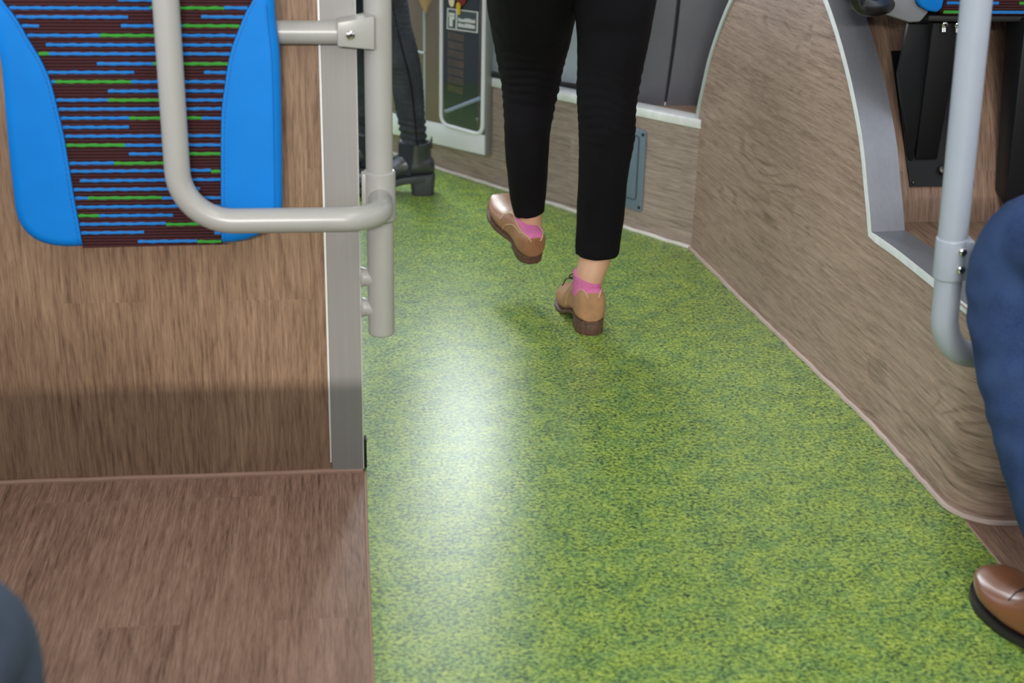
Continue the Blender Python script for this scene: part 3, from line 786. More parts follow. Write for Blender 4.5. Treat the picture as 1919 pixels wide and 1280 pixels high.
for cyy, segs in rowsd:
    for a, b, mi in segs:
        x0, z = sp(a, cyy); x1, _ = sp(b, cyy + (b - a) * 0.003)
        l, r = lim(z)
        if l is not None: x0 = max(x0, l + .001); x1 = min(x1, r - .001)
        dash(x0, x1, z, mi)
zz = sp(700, 0)[1] + .0165
while zz < ztop - .04:      # the cloth goes on above the frame
    l, r = lim(zz)
    if l is not None:
        a = random.uniform(l, l + .1); b = random.uniform(a + .05, r); c = random.uniform(b, r)
        dash(max(a, l + .001), b, zz, 0); dash(b, min(c, r - .001), zz, random.choice((0, 1)))
    zz += .0165
yb.build('woven_dashes', [M['yarn_blue'], M['yarn_green']], cp)
# stitched seams
def seam(line, side):
    mb = MB(); L2 = dense(line, 6); acc = 0
    for (xa, za), (xb, zb_) in zip(L2, L2[1:]):
        a = V((xa + side * .005, SY - .0042, za)); b = V((xb + side * .005, SY - .0042, zb_)); seglen = (b - a).length
        kk = max(1, int(seglen / .005))
        for j in range(kk):
            mb.tube([a.lerp(b, (j + .15) / kk), a.lerp(b, (j + .75) / kk)], .0006, 5)
    return mb
seam(in_l, -1).build('stitching', M['blue_edge'], o)
seam(in_r, 1).build('stitching', M['blue_edge'], o2)
mb = MB(); mb.tube([(x - .011, SY - .0035, z) for x, z in dense(out_r[1:7], 4)], .0007, 6); mb.build('piping', M['blue_edge'], o2)
mb = MB(); back = [(x * .96 - .012, z * .985 + .012) for x, z in (dense(out_l) + list(reversed(dense(out_r))))]
mb.prism([(x, SY + .035, z) for x, z in back], (0, .007, 0)); mb.build('back_shell', M['black_plastic'], seat)

# ------------------------------------------------------------------ left grab rail: pole, loop, cross tube, clamp
rail = empty('grab_rail', (.058, PY + .006, .262)); tag(rail, 'pale grey pole with a looped arm rail in front of the blue striped seat', 'grab rail')
PX, PYY, PR = .0575, PY + .006, .0225
mb = MB()
mb.tube([(PX, PYY, z) for z in (.262, .2625, .264, .267, .5, 1.9)], [PR * .7, PR * .92, PR * .98, PR, PR, PR], 28); mb.build('pole', M['tube'], rail, angle=50)
LZ = .512; LY = 2.195; TR = .0198
loop = fillet([(PX, PYY, LZ - .003), (PX, LY, LZ), (-.256, LY, LZ), (-.256, LY, 1.02), (-.256, LY + .02, 1.1), (PX, LY, 1.13), (PX, PYY, 1.13)], [.062, .082, .05, .05, .06], 12)
MB().tube(loop, TR, 24).build('arm_loop', M['tube'], rail, angle=60)
mb = MB(); mb.tube([(PX, PYY, z) for z in (.468, .470, .4715, .552, .5535, .555)], [PR, PR + .003, PR + .0042, PR + .0042, PR + .003, PR], 28); mb.build('sleeve', M['tube'], rail, angle=35)
mb = MB(); mb.box((PX - .030, PYY - .012, .475), (PX - .018, PYY + .012, .551)); mb.build('sleeve_flange', M['tube'], rail, bevel=.002)
for z in (.365, .310):
    mb = MB(); mb.tube([(.0236, PYY + .006, z), (.028, PYY + .006, z), (.034, PYY + .005, z), (PX - .012, PYY, z), (PX, PYY, z)], [.0185, .0165, .0155, .017, .02], 20); mb.build('bracket_stub', M['tube'], rail, angle=50)
MB().tube([(-.50, PY - .0235, .787), (.004, PY - .0235, .787)], .0185, 24).build('cross_tube', M['tube'], rail)
c0 = [at_y(636, 34, PY - .045), at_y(690, 26, PY - .03), at_y(690, 92, PY - .03), at_y(637, 84, PY - .045)]
mb = MB()
xa, xb = -.007, PX - .006
mb.hexa([(xa, PY - .047, .769), (xb, PY - .040, .762), (xb, PY + .014, .762), (xa, PY - .006, .769), (xa, PY - .047, .807), (xb, PY - .040, .815), (xb, PY + .014, .815), (xa, PY - .006, .807)])
cl = mb.build('clamp', M['tube'], rail, bevel=.003)
screw('screw', (.0135, PY - .0447, .787), (.1, -1, 0), .0075, cl)

# ------------------------------------------------------------------ right grab rail in front of the side panel
RY = 1.985
pts = [at_y(1832, -20, RY), at_y(1805, 240, RY), at_y(1783, 470, RY)]
bx = at_y(1779, 520, RY)
rr = empty('grab_rail', (bx.x, RY, .3)); tag(rr, 'pale grey bent pole with a two-screw clamp beside the man in blue jeans', 'grab rail')
up = (pts[0] - pts[2]).normalized()
P0 = pts[2]; top_p = P0 + up * 1.4
MB().tube([P0 - up * .03, P0, P0 + up * .3, top_p], .0222, 28).build('pole', M['tube_cool'], rr)
e0 = P0 - up * .16
bend = fillet([P0, P0 - up * .168, P0 - up * .190 + V((.16, .055, -.014))], .085, 16)
MB().tube(bend, .0208, 28).build('lower_bend', M['tube_cool'], rr, angle=60)
mb = MB(); mb.tube([P0 + up * t for t in (-.044, -.042, .020, .022)], [.0222, .0245, .0245, .0222], 28)
cf = V((CF.x, CF.y, 0)).normalized(); rt = V((cf.y, -cf.x, 0))
cc = P0 - up * .011
def obox(c, ex, ey, ez, hx, hy, hz):
    return [c + ex * (sx * hx) + ey * (sy2 * hy) + ez * (sz * hz) for sz in (-1, 1) for sx, sy2 in ((-1, -1), (1, -1), (1, 1), (-1, 1))]
mb.hexa(obox(cc + rt * .021, rt, cf, up, .009, .018, .031))
cl = mb.build('clamp', M['tube_cool'], rr, bevel=.0015, angle=35)
for dz in (.006, -.022): screw('screw', P0 + up * dz + rt * .0095 - cf * .0235, -cf, .0068, cl)

# ------------------------------------------------------------------ right seat on its black pedestal
QY = 2.60
def qp(px, py, y=QY): return at_y(px, py, y)
rs = empty('bus_seat', on_arch(1740, 300)); tag(rs, 'seat on black pedestal at top right with only its blue corner in view', 'seat')
pl_ = [on_arch(1671, 95, .004), on_arch(1700, 92, .004), on_arch(1800, 92, .004), on_arch(1800, 352, .004), on_arch(1706, 350, .004)]
# curved plate following the arch: strips by picture row
mb = MB(); rows_ = [95, 120, 150, 190, 230, 270, 310, 335, 350]; g = []
for y in rows_:
    t = (y - 95) / 255; xl_ = 1671 + 35 * t; a = on_arch(xl_, y, .006); b = V((1.235, a.y, a.z)); g.append((a, b))
vs = [p for ab in g for p in ab] + [p + V((0, .012, -.004)) for ab in g for p in ab]
nn_ = len(g); fcs = []
for i in range(nn_ - 1):
    fcs.append((2 * i, 2 * i + 1, 2 * i + 3, 2 * i + 2)); fcs.append((2 * nn_ + 2 * i, 2 * nn_ + 2 * i + 2, 2 * nn_ + 2 * i + 3, 2 * nn_ + 2 * i + 1))
    fcs.append((2 * i, 2 * i + 2, 2 * nn_ + 2 * i + 2, 2 * nn_ + 2 * i)); fcs.append((2 * i + 1, 2 * nn_ + 2 * i + 1, 2 * nn_ + 2 * i + 3, 2 * i + 3))
fcs.append((0, 2 * nn_, 2 * nn_ + 1, 1)); fcs.append((2 * nn_ - 2, 2 * nn_ - 1, 4 * nn_ - 1, 4 * nn_ - 2))
mb.add(vs, fcs); base = mb.build('base_plate', M['black'], rs, smooth=False)
screw('bolt', on_arch(1767, 318, .012), (0, -.85, .5), .010, base, M['steel_dark'])
screw('rivet', on_arch(1712, 342, .008), (0, -.85, .5), .0035, base, M['steel_dark'])
cb0, cb1 = on_arch(1715, 300, .01), on_arch(1757, 306, .01)
def yz(px, py, p): return at_plane(px, py, p, (0, 1, 0))
ct0 = at_y(1749, 43, cb0.y - .03); ct1 = at_y(1800, 48, cb0.y - .03)
mb = MB(); dpt = V((0, .075, .0))
mb.hexa([cb0, V((cb1.x, cb0.y, cb0.z)), V((cb1.x, cb0.y, cb0.z)) + V((0, .05, .05)), cb0 + V((0, .05, .05)), ct0, V((ct0.x + .055, ct0.y, ct0.z)), V((ct0.x + .055, ct0.y, ct0.z)) + dpt, ct0 + dpt])
mb.build('column', M['black_matt'], rs, bevel=.003)
# wing plate beside the column
wing = [at_y(1703, 45, cb0.y - .012), at_y(1752, 45, cb0.y - .012), at_y(1722, 240, cb0.y + .0), at_y(1711, 302, cb0.y), at_y(1703, 300, cb0.y + .002), at_y(1683, 140, cb0.y - .008)]
mb = MB(); mb.prism(wing, (0, .012, 0)); mb.build('wing_plate', M['black'], rs, bevel=.0015)
rcol = [at_y(1919, 64, 2.575), at_y(1886, 372, 2.575)]
mb = MB(); x0, x1 = rcol[1].x, rcol[0].x
mb.hexa([V((x0, 2.575, .40)), V((x0 + .12, 2.575, .40)), V((x0 + .12, 2.63, .42)), V((x0, 2.63, .42)), V((x1 - .002, 2.575, .765)), V((x1 + .12, 2.575, .765)), V((x1 + .12, 2.66, .765)), V((x1 - .002, 2.66, .765))])
mb.build('column', M['black'], rs, bevel=.004)
# cushion
zc_ = qp(1740, 40).z
cu0 = qp(1742, 38); cu1x = cu0.x + .46
ucz = cu0.z
mb = MB(); mb.box((cu0.x - .005, QY - .005, ucz - .002), (cu1x, QY + .40, ucz + .010)); mb.build('cushion_base', M['black_rubber'], rs, bevel=.004)
mb = MB(); mb.box((cu0.x + .012, QY - .02, ucz + .010), (cu1x - .045, QY + .40, ucz + .085)); cush = mb.build('cushion', M['maroon'], rs, bevel=.012, bseg=3)
mb = MB(); zg = qp(1800, 19).z + .0
for zq, segs in ((zg, [(0.016, .062, 1), (.085, .36, 0)]), (zg + .0165, [(.02, .12, 0), (.16, .3, 1)]), (zg + .033, [(.05, .2, 1), (.24, .38, 0)])):
    for a, b, mi in segs:
        mb.add([], [], 0); x = cu0.x
        mb.box((x + a, QY - .0215, zq - .0026), (x + b, QY - .0195, zq + .0026), mi)
mb.build('woven_dashes', [M['yarn_blue'], M['yarn_green']], cush, smooth=False)
bl = [qp(1708, -6), qp(1716, 8), qp(1730, 17), qp(1748, 20), qp(1757, 12), qp(1760, -2), qp(1762, -60), qp(1712, -60)]
mb = MB(); mb.prism([V((p.x, QY - .024, p.z)) for p in bl], (0, .42, 0)); mb.build('side_bolster', M['blue'], rs, bevel=.005, bseg=3)
mb = MB(); mb.box((cu1x - .045, QY - .022, ucz + .008), (cu1x, QY + .4, ucz + .09)); mb.build('side_bolster', M['blue'], rs, bevel=.012, bseg=3)
mb = MB(); mb.box((cu0.x, QY + .36, ucz + .05), (cu1x, QY + .44, ucz + .62)); mb.build('backrest', M['maroon'], rs, bevel=.02, bseg=3)
# grey side shell and black arm end
sh = [qp(1646, -20), qp(1652, 26), qp(1700, 42), qp(1722, 41), qp(1740, 20), qp(1716, 8), qp(1706, -20)]
mb = MB(); n = len(sh)
r0 = [V((p.x, QY + .01, p.z)) for p in sh]; c_ = sum(r0, V()) / n
r_1 = [c_ + (p - c_) * .93 + V((0, -.022, 0)) for p in r0]; r2 = [p + V((0, .34, .01)) for p in r0]
mb.loft([r_1, r0, r2]); mb.build('side_shell', M['shell'], rs, bevel=.004)
ha = [qp(1607, -30, QY - .05), qp(1608, -8, QY - .05), qp(1613, 6, QY - .05), qp(1626, 14, QY - .05), qp(1645, 13, QY - .03), qp(1662, 8, QY + .0)]
ha = [V(p) for p in catmull([tuple(p) for p in ha], 5)]
mb = MB(); mb.tube(ha, .0165, 20); mb.build('arm_end', M['black_plastic'], rs)
for px, py in ((1770, 50), (1794, 51)):
    p = at_y(px, py - 4, cb0.y - .034); screw('bolt', p, (0, -1, -.2), .0065, rs)
    mb = MB(); mb.tube([p + V((0, .002, -.002)), p + V((0, -.002, -.014))], .004, 10); mb.build('bolt_nut', M['steel'], rs)

# ------------------------------------------------------------------ shoes
def shoe(name, parent, org, ang, pitch=0.0, L=0.27, wid=1.0, upper=None, sole=None, heel_h=.026, sole_h=.007, collar=None, lace=None, roll=0.0, heel_w=1.0, toe_round=1.0, top=1.0, opening=None, lace_t=.40):
    """lace shoe; local frame: heel at origin, toe towards +y, ground z=0. ang turns it about z, pitch lifts the toe"""
    T = Matrix.Translation(V(org)) @ Matrix.Rotation(ang, 4, 'Z') @ Matrix.Rotation(pitch, 4, 'X') @ Matrix.Rotation(roll, 4, 'Y')
    # t, half width, top height, centre shift
    ST = [(0.0, .014, .050, 0), (.008, .022, .066, 0), (.03, .0285, .076, 0), (.08, .0335, .078, 0), (.15, .0345, .076, 0), (.24, .032, .076, -.001), (.32, .0325, .078, -.002),
          (.40, .034, .080, -.003), (.48, .037, .074, -.003), (.56, .041, .063, -.002), (.64, .044, .053, -.001), (.72, .0455, .047, 0), (.80, .044, .043, .001), (.88, .038, .038, .002), (.94, .030, .032, .002), (.98, .019, .025, .002), (1.0, .009, .018, .002)]
    hz = heel_h
    def base(t):     # height of the sole top along the shoe: heel, waist, ball, toe spring
        if t < .28: return hz
        if t < .62: f = (t - .28) / .34; f = f * f * (3 - 2 * f); return hz * (1 - f) + sole_h * f
        return sole_h + (max(0, t - .78) / .22) ** 2 * .008
    NS = 40
    def surf(t, w, h, sh, a, off=0.0):
        w = w * wid; b = base(t); ca, sa = math.cos(a), math.sin(a)
        ex = .55 + .35 * min(1, max(0, (t - .28) / .25)); x = w * math.copysign(abs(ca) ** (.6 if sa < 0 else ex), ca)
        if sa >= 0: z = b + .018 + (h * top - .018) * (sa ** (.55 + .3 * min(1, max(0, (t - .28) / .25))))
        else: z = b + .018 - .018 * abs(sa) ** .6; x *= 1 - .10 * abs(sa)
        pinch = 1.0 - .16 * max(0, sa) ** 2
        return T @ V((sh + (x + math.copysign(off, ca)) * pinch, t * L - (off if t < .02 else 0), z + off * max(0, sa)))
    st = catmull(ST, 3)
    def stat(t):
        for p, q in zip(st, st[1:]):
            if t <= q[0]: f = (t - p[0]) / max(1e-9, q[0] - p[0]); return tuple(u + (v - u) * f for u, v in zip(p, q))
        return st[-1]
    mb = MB(); rings = [[surf(*s_, 2 * math.pi * k / NS) for k in range(NS)] for s_ in st]
    mb.loft(rings)
    for q in range(len(mb.f) - 2):
        i_, k_ = divmod(q, NS)
        if i_ + 1 < len(st) and .01 < st[i_][0] < .36 and 52 < 360 * (k_ + .5) / NS < 128: mb.m[q] = 1
    up_ = mb.build(name, [upper, opening or M['sock']], parent, angle=60)
    # sole: outline prism following the base height
    def outline_z(top_off, bot, wofs, t0=0.0, t1=1.0, ins=1.0):
        L_, R_ = [], []
        ss = [s for s in st if t0 <= s[0] <= t1]
        return ss
    def strip(t0, t1, zb_fn, zt_fn, wo, mat, nm):
        ss = [s for s in st if t0 - 1e-6 <= s[0] <= t1 + 1e-6]; mb = MB(); rings = []
        for t, w, h, shh in ss:
            w = w * wid + (wo if t > .4 else wo - .0055 * min(1, (.4 - t) / .12)); y = t * L + (-.003 if t < .004 else (.004 if t > .995 else 0))
            zb_, zt_ = zb_fn(t), zt_fn(t)
            rings.append([T @ V((shh - w, y, zb_)), T @ V((shh + w, y, zb_)), T @ V((shh + w, y, zt_)), T @ V((shh - w, y, zt_))])
        mb.loft(rings); return mb.build(nm, mat, up_, bevel=.0012, angle=40)
    strip(0, 1.0, lambda t: base(t) - sole_h, lambda t: base(t) + .0015, .003, sole, 'sole')
    strip(.0, .27, lambda t: 0.0, lambda t: heel_h - sole_h + .0005, .0022 * heel_w, sole, 'heel')
    if collar:      # binding round the opening and the edge of the heel counter
        for sgn_ in (-1, 1):
            def line(path, r):
                pts = [surf(*stat(t), math.radians(90 - sgn_ * (90 - a)), .0008) for t, a in catmull(path, 4)]
                MB().tube(pts, r, 6).build('binding', collar, up_)
            line([(.004, 62), (.03, 58), (.10, 52), (.20, 49), (.30, 52), (.38, 60)], .0016)
            line([(.10, 52), (.13, 40), (.20, 36), (.28, 28), (.36, 14), (.42, 2), (.46, -20)], .0011)
    if lace:
        mb = MB()
        for j in range(4):
            t = lace_t + j * .042; h = stat(t)[2] * top
            pts = [T @ V((x * wid, (t + dy) * L, base(t) + h - abs(x) * .22 + .0015)) for x, dy in ((-.017, .0), (-.008, .004), (0, .006), (.008, .004), (.017, 0))]
            mb.tube(pts, .0016, 6)
        for sgn_ in (-1, 1):      # bow loop and loose end
            c = V((sgn_ * .018 * wid, (lace_t + .005) * L, base(lace_t) + (stat(lace_t)[2] + .003) * top))
            pts = [T @ (c + V((sgn_ * .016 * math.cos(a), -.008 * math.sin(a), .010 * math.sin(a)))) for a in [k / 12 * 2 * math.pi for k in range(13)]]
            mb.tube(pts, .0014, 6)
            mb.tube([T @ c, T @ (c + V((sgn_ * .02, .015, -.012))), T @ (c + V((sgn_ * .026, .022, -.03)))], .0014, 6)
        mb.build('lace', lace, up_)
    return up_, T

# ------------------------------------------------------------------ walking woman in cropped black trousers
wm = empty('person', (.5, 3.1, 0)); tag(wm, 'person walking away in cropped black trousers, pink socks and tan lace shoes', 'person')
RYL, LYL = 3.02, 3.21
def rows_to_limb(rows, y0, k=1.12):
    st = []
    for py, xa, xb, dy in rows:
        y = y0 + dy; a = at_y(xa, py, y); b = at_y(xb, py, y)
        st.append(((a.x + b.x) / 2, y, (a.z + b.z) / 2, (b.x - a.x) / 2, (b.x - a.x) / 2 * k))
    return st
rrows = [(476, 1079, 1161, 0), (440, 1081, 1165, 0), (400, 1083, 1170, .0), (350, 1085, 1174, -.005), (300, 1086, 1180, -.01), (250, 1086, 1188, -.01), (200, 1083, 1191, .0), (150, 1081, 1199, .01),
         (100, 1081, 1208, .015), (50, 1079, 1218, .02), (10, 1074, 1227, .02), (-40, 1068, 1238, .03), (-90, 1062, 1246, .04)]
lrows = [(402, 964, 1022, .0), (370, 956, 1023, 0), (330, 952, 1026, -.01), (300, 949, 1028, -.015), (250, 946, 1031, -.015), (200, 942, 1039, .01), (150, 937, 1050, .02), (100, 928, 1061, .02),
         (50, 921, 1073, .0), (10, 915, 1082, -.03), (-40, 908, 1090, -.07), (-90, 902, 1096, -.11)]
def noised(co, f, o=0.0): return noise.noise(V((co.x * f[0] + o, co.y * f[1], co.z * f[2])))
mb = MB()
RS = rows_to_limb(rrows, RYL); LS = rows_to_limb(lrows, LYL)
limb(mb, RS, 4); limb(mb, LS, 4)
hip_c = ((RS[-1][0] + LS[-1][0]) / 2, 3.07, .86)
limb(mb, [(hip_c[0], 3.08, .76, .14, .10), (hip_c[0], 3.07, .84, .175, .12), (hip_c[0], 3.06, .93, .165, .115), (hip_c[0], 3.06, 1.02, .135, .095)], 4)
def wr(co):
    kz = .50 if co.y < 3.12 else .5
    w = math.exp(-((co.z - .50) / .085) ** 2)
    return 0.0026 * w * (.4 + .6 * abs(noised(co, (9, 9, 9), 2))) * math.sin(co.z * 300 + 9 * noised(co, (12, 12, 7)) + co.x * 30) + .0035 * noised(co, (10, 10, 7), 3.3) + .0015 * noised(co, (40, 40, 22), 8)
tr_ = remeshed('trousers', mb, M['trouser'], wm, voxel=.006, smooth=4, disp=wr)
# body: one continuous surface, mostly under the clothes
mb = MB()
ra = at_y(1102, 540, 3.0); rb = at_y(1118, 478, 3.02)
hx = (at_z(1080, 628).x + at_z(1132, 628).x) / 2 + .002
HR = V((hx, 2.946, 0))
limb(mb, [(hx - .004, 3.0, .035, .022, .035), (hx - .004, 2.997, .075, .0255, .034), (ra.x - .001, 3.0, ra.z, .0305, .037), (ra.x + .003, 3.003, ra.z + .03, .032, .039), (rb.x - .003, 3.015, rb.z, .036, .042), (RS[2][0], RYL, RS[2][2], .038, .045), (RS[4][0], RYL - .01, RS[4][2], .042, .048), (RS[6][0], RYL, RS[6][2], .046, .05), (RS[8][0], RYL + .015, RS[8][2], .056, .06), (RS[10][0], RYL + .02, RS[10][2], .062, .066), (RS[12][0] - .01, 3.06, RS[12][2] + .02, .07, .08)], 4)
limb(mb, [(hx - .004, 3.0, .055, .020, .03), (hx - .014, 3.07, .042, .024, .02), (hx - .022, 3.13, .03, .026, .014)], 3)
la = at_y(994, 425, LYL); lb = at_y(992, 398, LYL)
limb(mb, [(la.x + .002, LYL - .003, la.z - .03, .022, .03), (la.x, LYL - .002, la.z - .012, .0265, .032), (la.x, LYL, la.z, .0285, .034), (lb.x, LYL, lb.z, .029, .036), (LS[1][0], LYL, LS[1][2], .03, .037), (LS[3][0], LYL - .015, LS[3][2], .036, .042), (LS[5][0], LYL + .01, LS[5][2], .044, .048), (LS[7][0], LYL + .02, LS[7][2], .054, .058), (LS[9][0], LYL - .03, LS[9][2], .06, .064), (LS[11][0] + .01, 3.10, LS[11][2] + .02, .07, .08)], 4)
limb(mb, [(la.x + .002, LYL, la.z - .02, .022, .026), (la.x - .014, LYL + .06, la.z - .016, .022, .016)], 3)
cx_ = hip_c[0]
limb(mb, [(cx_, 3.07, .80, .12, .09), (cx_, 3.06, .92, .14, .10), (cx_, 3.06, 1.05, .115, .085), (cx_, 3.05, 1.2, .135, .095), (cx_, 3.06, 1.31, .15, .085), (cx_, 3.06, 1.36, .09, .06), (cx_, 3.06, 1.40, .05, .05), (cx_, 3.07, 1.45, .05, .052)], 4)
limb(mb, [(cx_, 3.075, 1.42, .04, .045), (cx_, 3.085, 1.46, .055, .07), (cx_, 3.09, 1.53, .072, .092), (cx_, 3.085, 1.60, .07, .088), (cx_, 3.08, 1.645, .04, .05)], 4)
for sg_ in (-1, 1):      # arms bent, hands in the jacket pockets
    limb(mb, [(cx_ + sg_ * .15, 3.06, 1.31, .045, .045), (cx_ + sg_ * .185, 3.04, 1.2, .042, .042), (cx_ + sg_ * .2, 3.0, 1.05, .036, .036), (cx_ + sg_ * .185, 3.08, .98, .03, .03), (cx_ + sg_ * .14, 3.16, .94, .028, .022)], 4)
remeshed('body', mb, M['skin'], wm, voxel=.006, smooth=5)
mb = MB()
limb(mb, [(cx_, 3.06, .90, .185, .135), (cx_, 3.06, .98, .172, .128), (cx_, 3.06, 1.08, .14, .11), (cx_, 3.05, 1.2, .155, .115), (cx_, 3.06, 1.31, .165, .10), (cx_, 3.06, 1.37, .08, .065)], 4)
for sg_ in (-1, 1):
    limb(mb, [(cx_ + sg_ * .15, 3.06, 1.31, .06, .06), (cx_ + sg_ * .188, 3.04, 1.2, .056, .056), (cx_ + sg_ * .203, 3.0, 1.05, .05, .05), (cx_ + sg_ * .188, 3.08, .98, .044, .044), (cx_ + sg_ * .13, 3.17, .94, .05, .035)], 4)
remeshed('jacket', mb, M['coat'], wm, voxel=.009, smooth=5)
mb = MB(); limb(mb, [(cx_, 3.06, 1.38, .05, .05), (cx_, 3.05, 1.45, .075, .07), (cx_, 3.07, 1.55, .084, .095), (cx_, 3.08, 1.63, .075, .09), (cx_, 3.08, 1.665, .03, .03)], 4); mb.build('hair', M['hair'], wm)
# planted right shoe
shoe('shoe', wm, (hx + .001, 2.946, 0), math.radians(3), L=.25, wid=1.0, upper=M['tan'], sole=M['sole_brown'], heel_h=.031, sole_h=.006, collar=M['tan_trim'], lace=M['lace_dark'], top=.98)
# left shoe swinging through, lifted clear of the floor
hl = at_y(984, 490, 3.15)
shoe('shoe', wm, (la.x - .001, LYL - .060, la.z - .070), math.radians(14), pitch=math.radians(17), L=.255, wid=.98, upper=M['tan_shiny'], sole=M['sole_brown'], heel_h=.018, sole_h=.006, collar=M['tan_trim'], lace=M['lace_pale'], top=.74)
# socks
def sock(c, tilt_x, rx, ry, z0, z1, nm='sock', lean=(0, 0)):
    mb = MB(); rings = []; seg = 36
    for k in range(9):
        f = k / 8; z = z0 + (z1 - z0) * f; g_ = 1.0 if f < .85 else 1.03
        rings.append([V((c[0] + lean[0] * f + rx * g_ * math.cos(a) * (1 + .05 * (1 - f)), c[1] + lean[1] * f + ry * g_ * math.sin(a) * (1 + .08 * (1 - f)), z + tilt_x * f * math.cos(a) + .006 * f * math.sin(a))) for a in [2 * math.pi * j / seg for j in range(seg)]])
    mb.loft(rings); return mb.build(nm, M['sock'], wm, angle=50)
sock((hx - .004, 3.000), -.007, .0315, .0385, .080, .122)
sock((la.x, LYL - .001), -.010, .0305, .037, la.z - .034, la.z + .002)

# ------------------------------------------------------------------ standing person in black jeans and ankle boots
BY = 4.08
sd = empty('person', (.15, BY, 0)); tag(sd, 'person standing at the far end in faded black jeans and black heeled ankle boots', 'person')
brows = [(268, 752, 801, 0), (255, 750, 799, 0), (225, 746, 797, 0), (200, 741, 796, 0), (175, 736, 795, 0), (150, 730, 793, -.003), (125, 722, 789, -.008), (100, 714, 783, -.012), (70, 706, 776, -.01), (45, 699, 771, 0), (20, 692, 768, .01), (-10, 684, 763, .02), (-60, 672, 760, .03), (-110, 664, 764, .03)]
BS = rows_to_limb(brows, BY, 1.0)
mb = MB(); limb(mb, BS, 4)
sh2 = -.125
BS2 = [(x + sh2 + .01 * i / len(BS), y + .10, z, rx, ry) for i, (x, y, z, rx, ry) in enumerate(BS)]
limb(mb, BS2, 4)
hx2 = BS[-1][0] - .05
limb(mb, [(hx2, BY + .06, .64, .12, .13), (hx2, BY + .06, .78, .15, .16), (hx2, BY + .06, .9, .14, .15), (hx2, BY + .06, 1.0, .12, .13)], 4)
def wr2(co): 
    lo = math.exp(-((co.z - .17) / .06) ** 2)
    return .004 * lo * math.sin(co.z * 300 + 4 * noised(co, (15, 15, 6))) + .003 * noised(co, (12, 12, 10), 5) + .0012 * math.sin(co.z * 420 + 6 * noised(co, (9, 9, 6), 2)) * .8
jn = remeshed('jeans', mb, M['jeans_black'], sd, voxel=.006, smooth=4, disp=wr2)
mb = MB(); bs = catmull(BS, 4)
pts = []
for x, y, z, rx, ry in bs[:44]:
    a = math.radians(-78) ; pts.append(V((x + rx * math.cos(a) * 1.0, y + ry * math.sin(a) * 1.012, z)))
mb.tube(pts, .0026, 6); mb.build('side_seam', M['jeans_seam'], jn)
mb = MB()
for B in (BS, BS2):
    limb(mb, [(B[0][0], B[0][1], .06, .03, .03)] + [(x, y, z, rx * .75, ry * .75) for x, y, z, rx, ry in B], 3)
limb(mb, [(hx2, BY + .06, .66, .11, .12), (hx2, BY + .06, .9, .13, .14), (hx2, BY + .06, 1.05, .11, .12), (hx2, BY + .06, 1.2, .10, .15), (hx2, BY + .06, 1.35, .09, .16), (hx2, BY + .06, 1.42, .05, .06), (hx2, BY + .06, 1.48, .05, .05)], 4)
limb(mb, [(hx2, BY + .06, 1.45, .045, .04), (hx2 - .01, BY + .06, 1.5, .075, .06), (hx2 - .01, BY + .06, 1.58, .09, .073), (hx2, BY + .06, 1.66, .08, .068), (hx2, BY + .06, 1.69, .04, .04)], 4)
remeshed('body', mb, M['skin'], sd, voxel=.008, smooth=4)
mb = MB(); limb(mb, [(hx2, BY + .06, .74, .17, .18), (hx2, BY + .06, .95, .155, .165), (hx2, BY + .06, 1.15, .14, .175), (hx2, BY + .06, 1.34, .12, .185), (hx2, BY + .06, 1.42, .06, .08)], 4)
for sg_ in (-1, 1):
    limb(mb, [(hx2, BY + .06 + sg_ * .17, 1.33, .06, .06), (hx2 + .02, BY + .06 + sg_ * .21, 1.15, .055, .055), (hx2, BY + .06 + sg_ * .21, 1.0, .05, .05), (hx2 - .08, BY + .06 + sg_ * .16, .93, .05, .045)], 4)
remeshed('coat', mb, M['coat'], sd, voxel=.01, smooth=5)
mb = MB(); limb(mb, [(hx2 + .03, BY + .06, 1.42, .05, .06), (hx2 + .035, BY + .06, 1.52, .075, .08), (hx2 + .01, BY + .06, 1.63, .098, .085), (hx2, BY + .06, 1.7, .05, .05)], 4); mb.build('hair', M['hair'], sd)
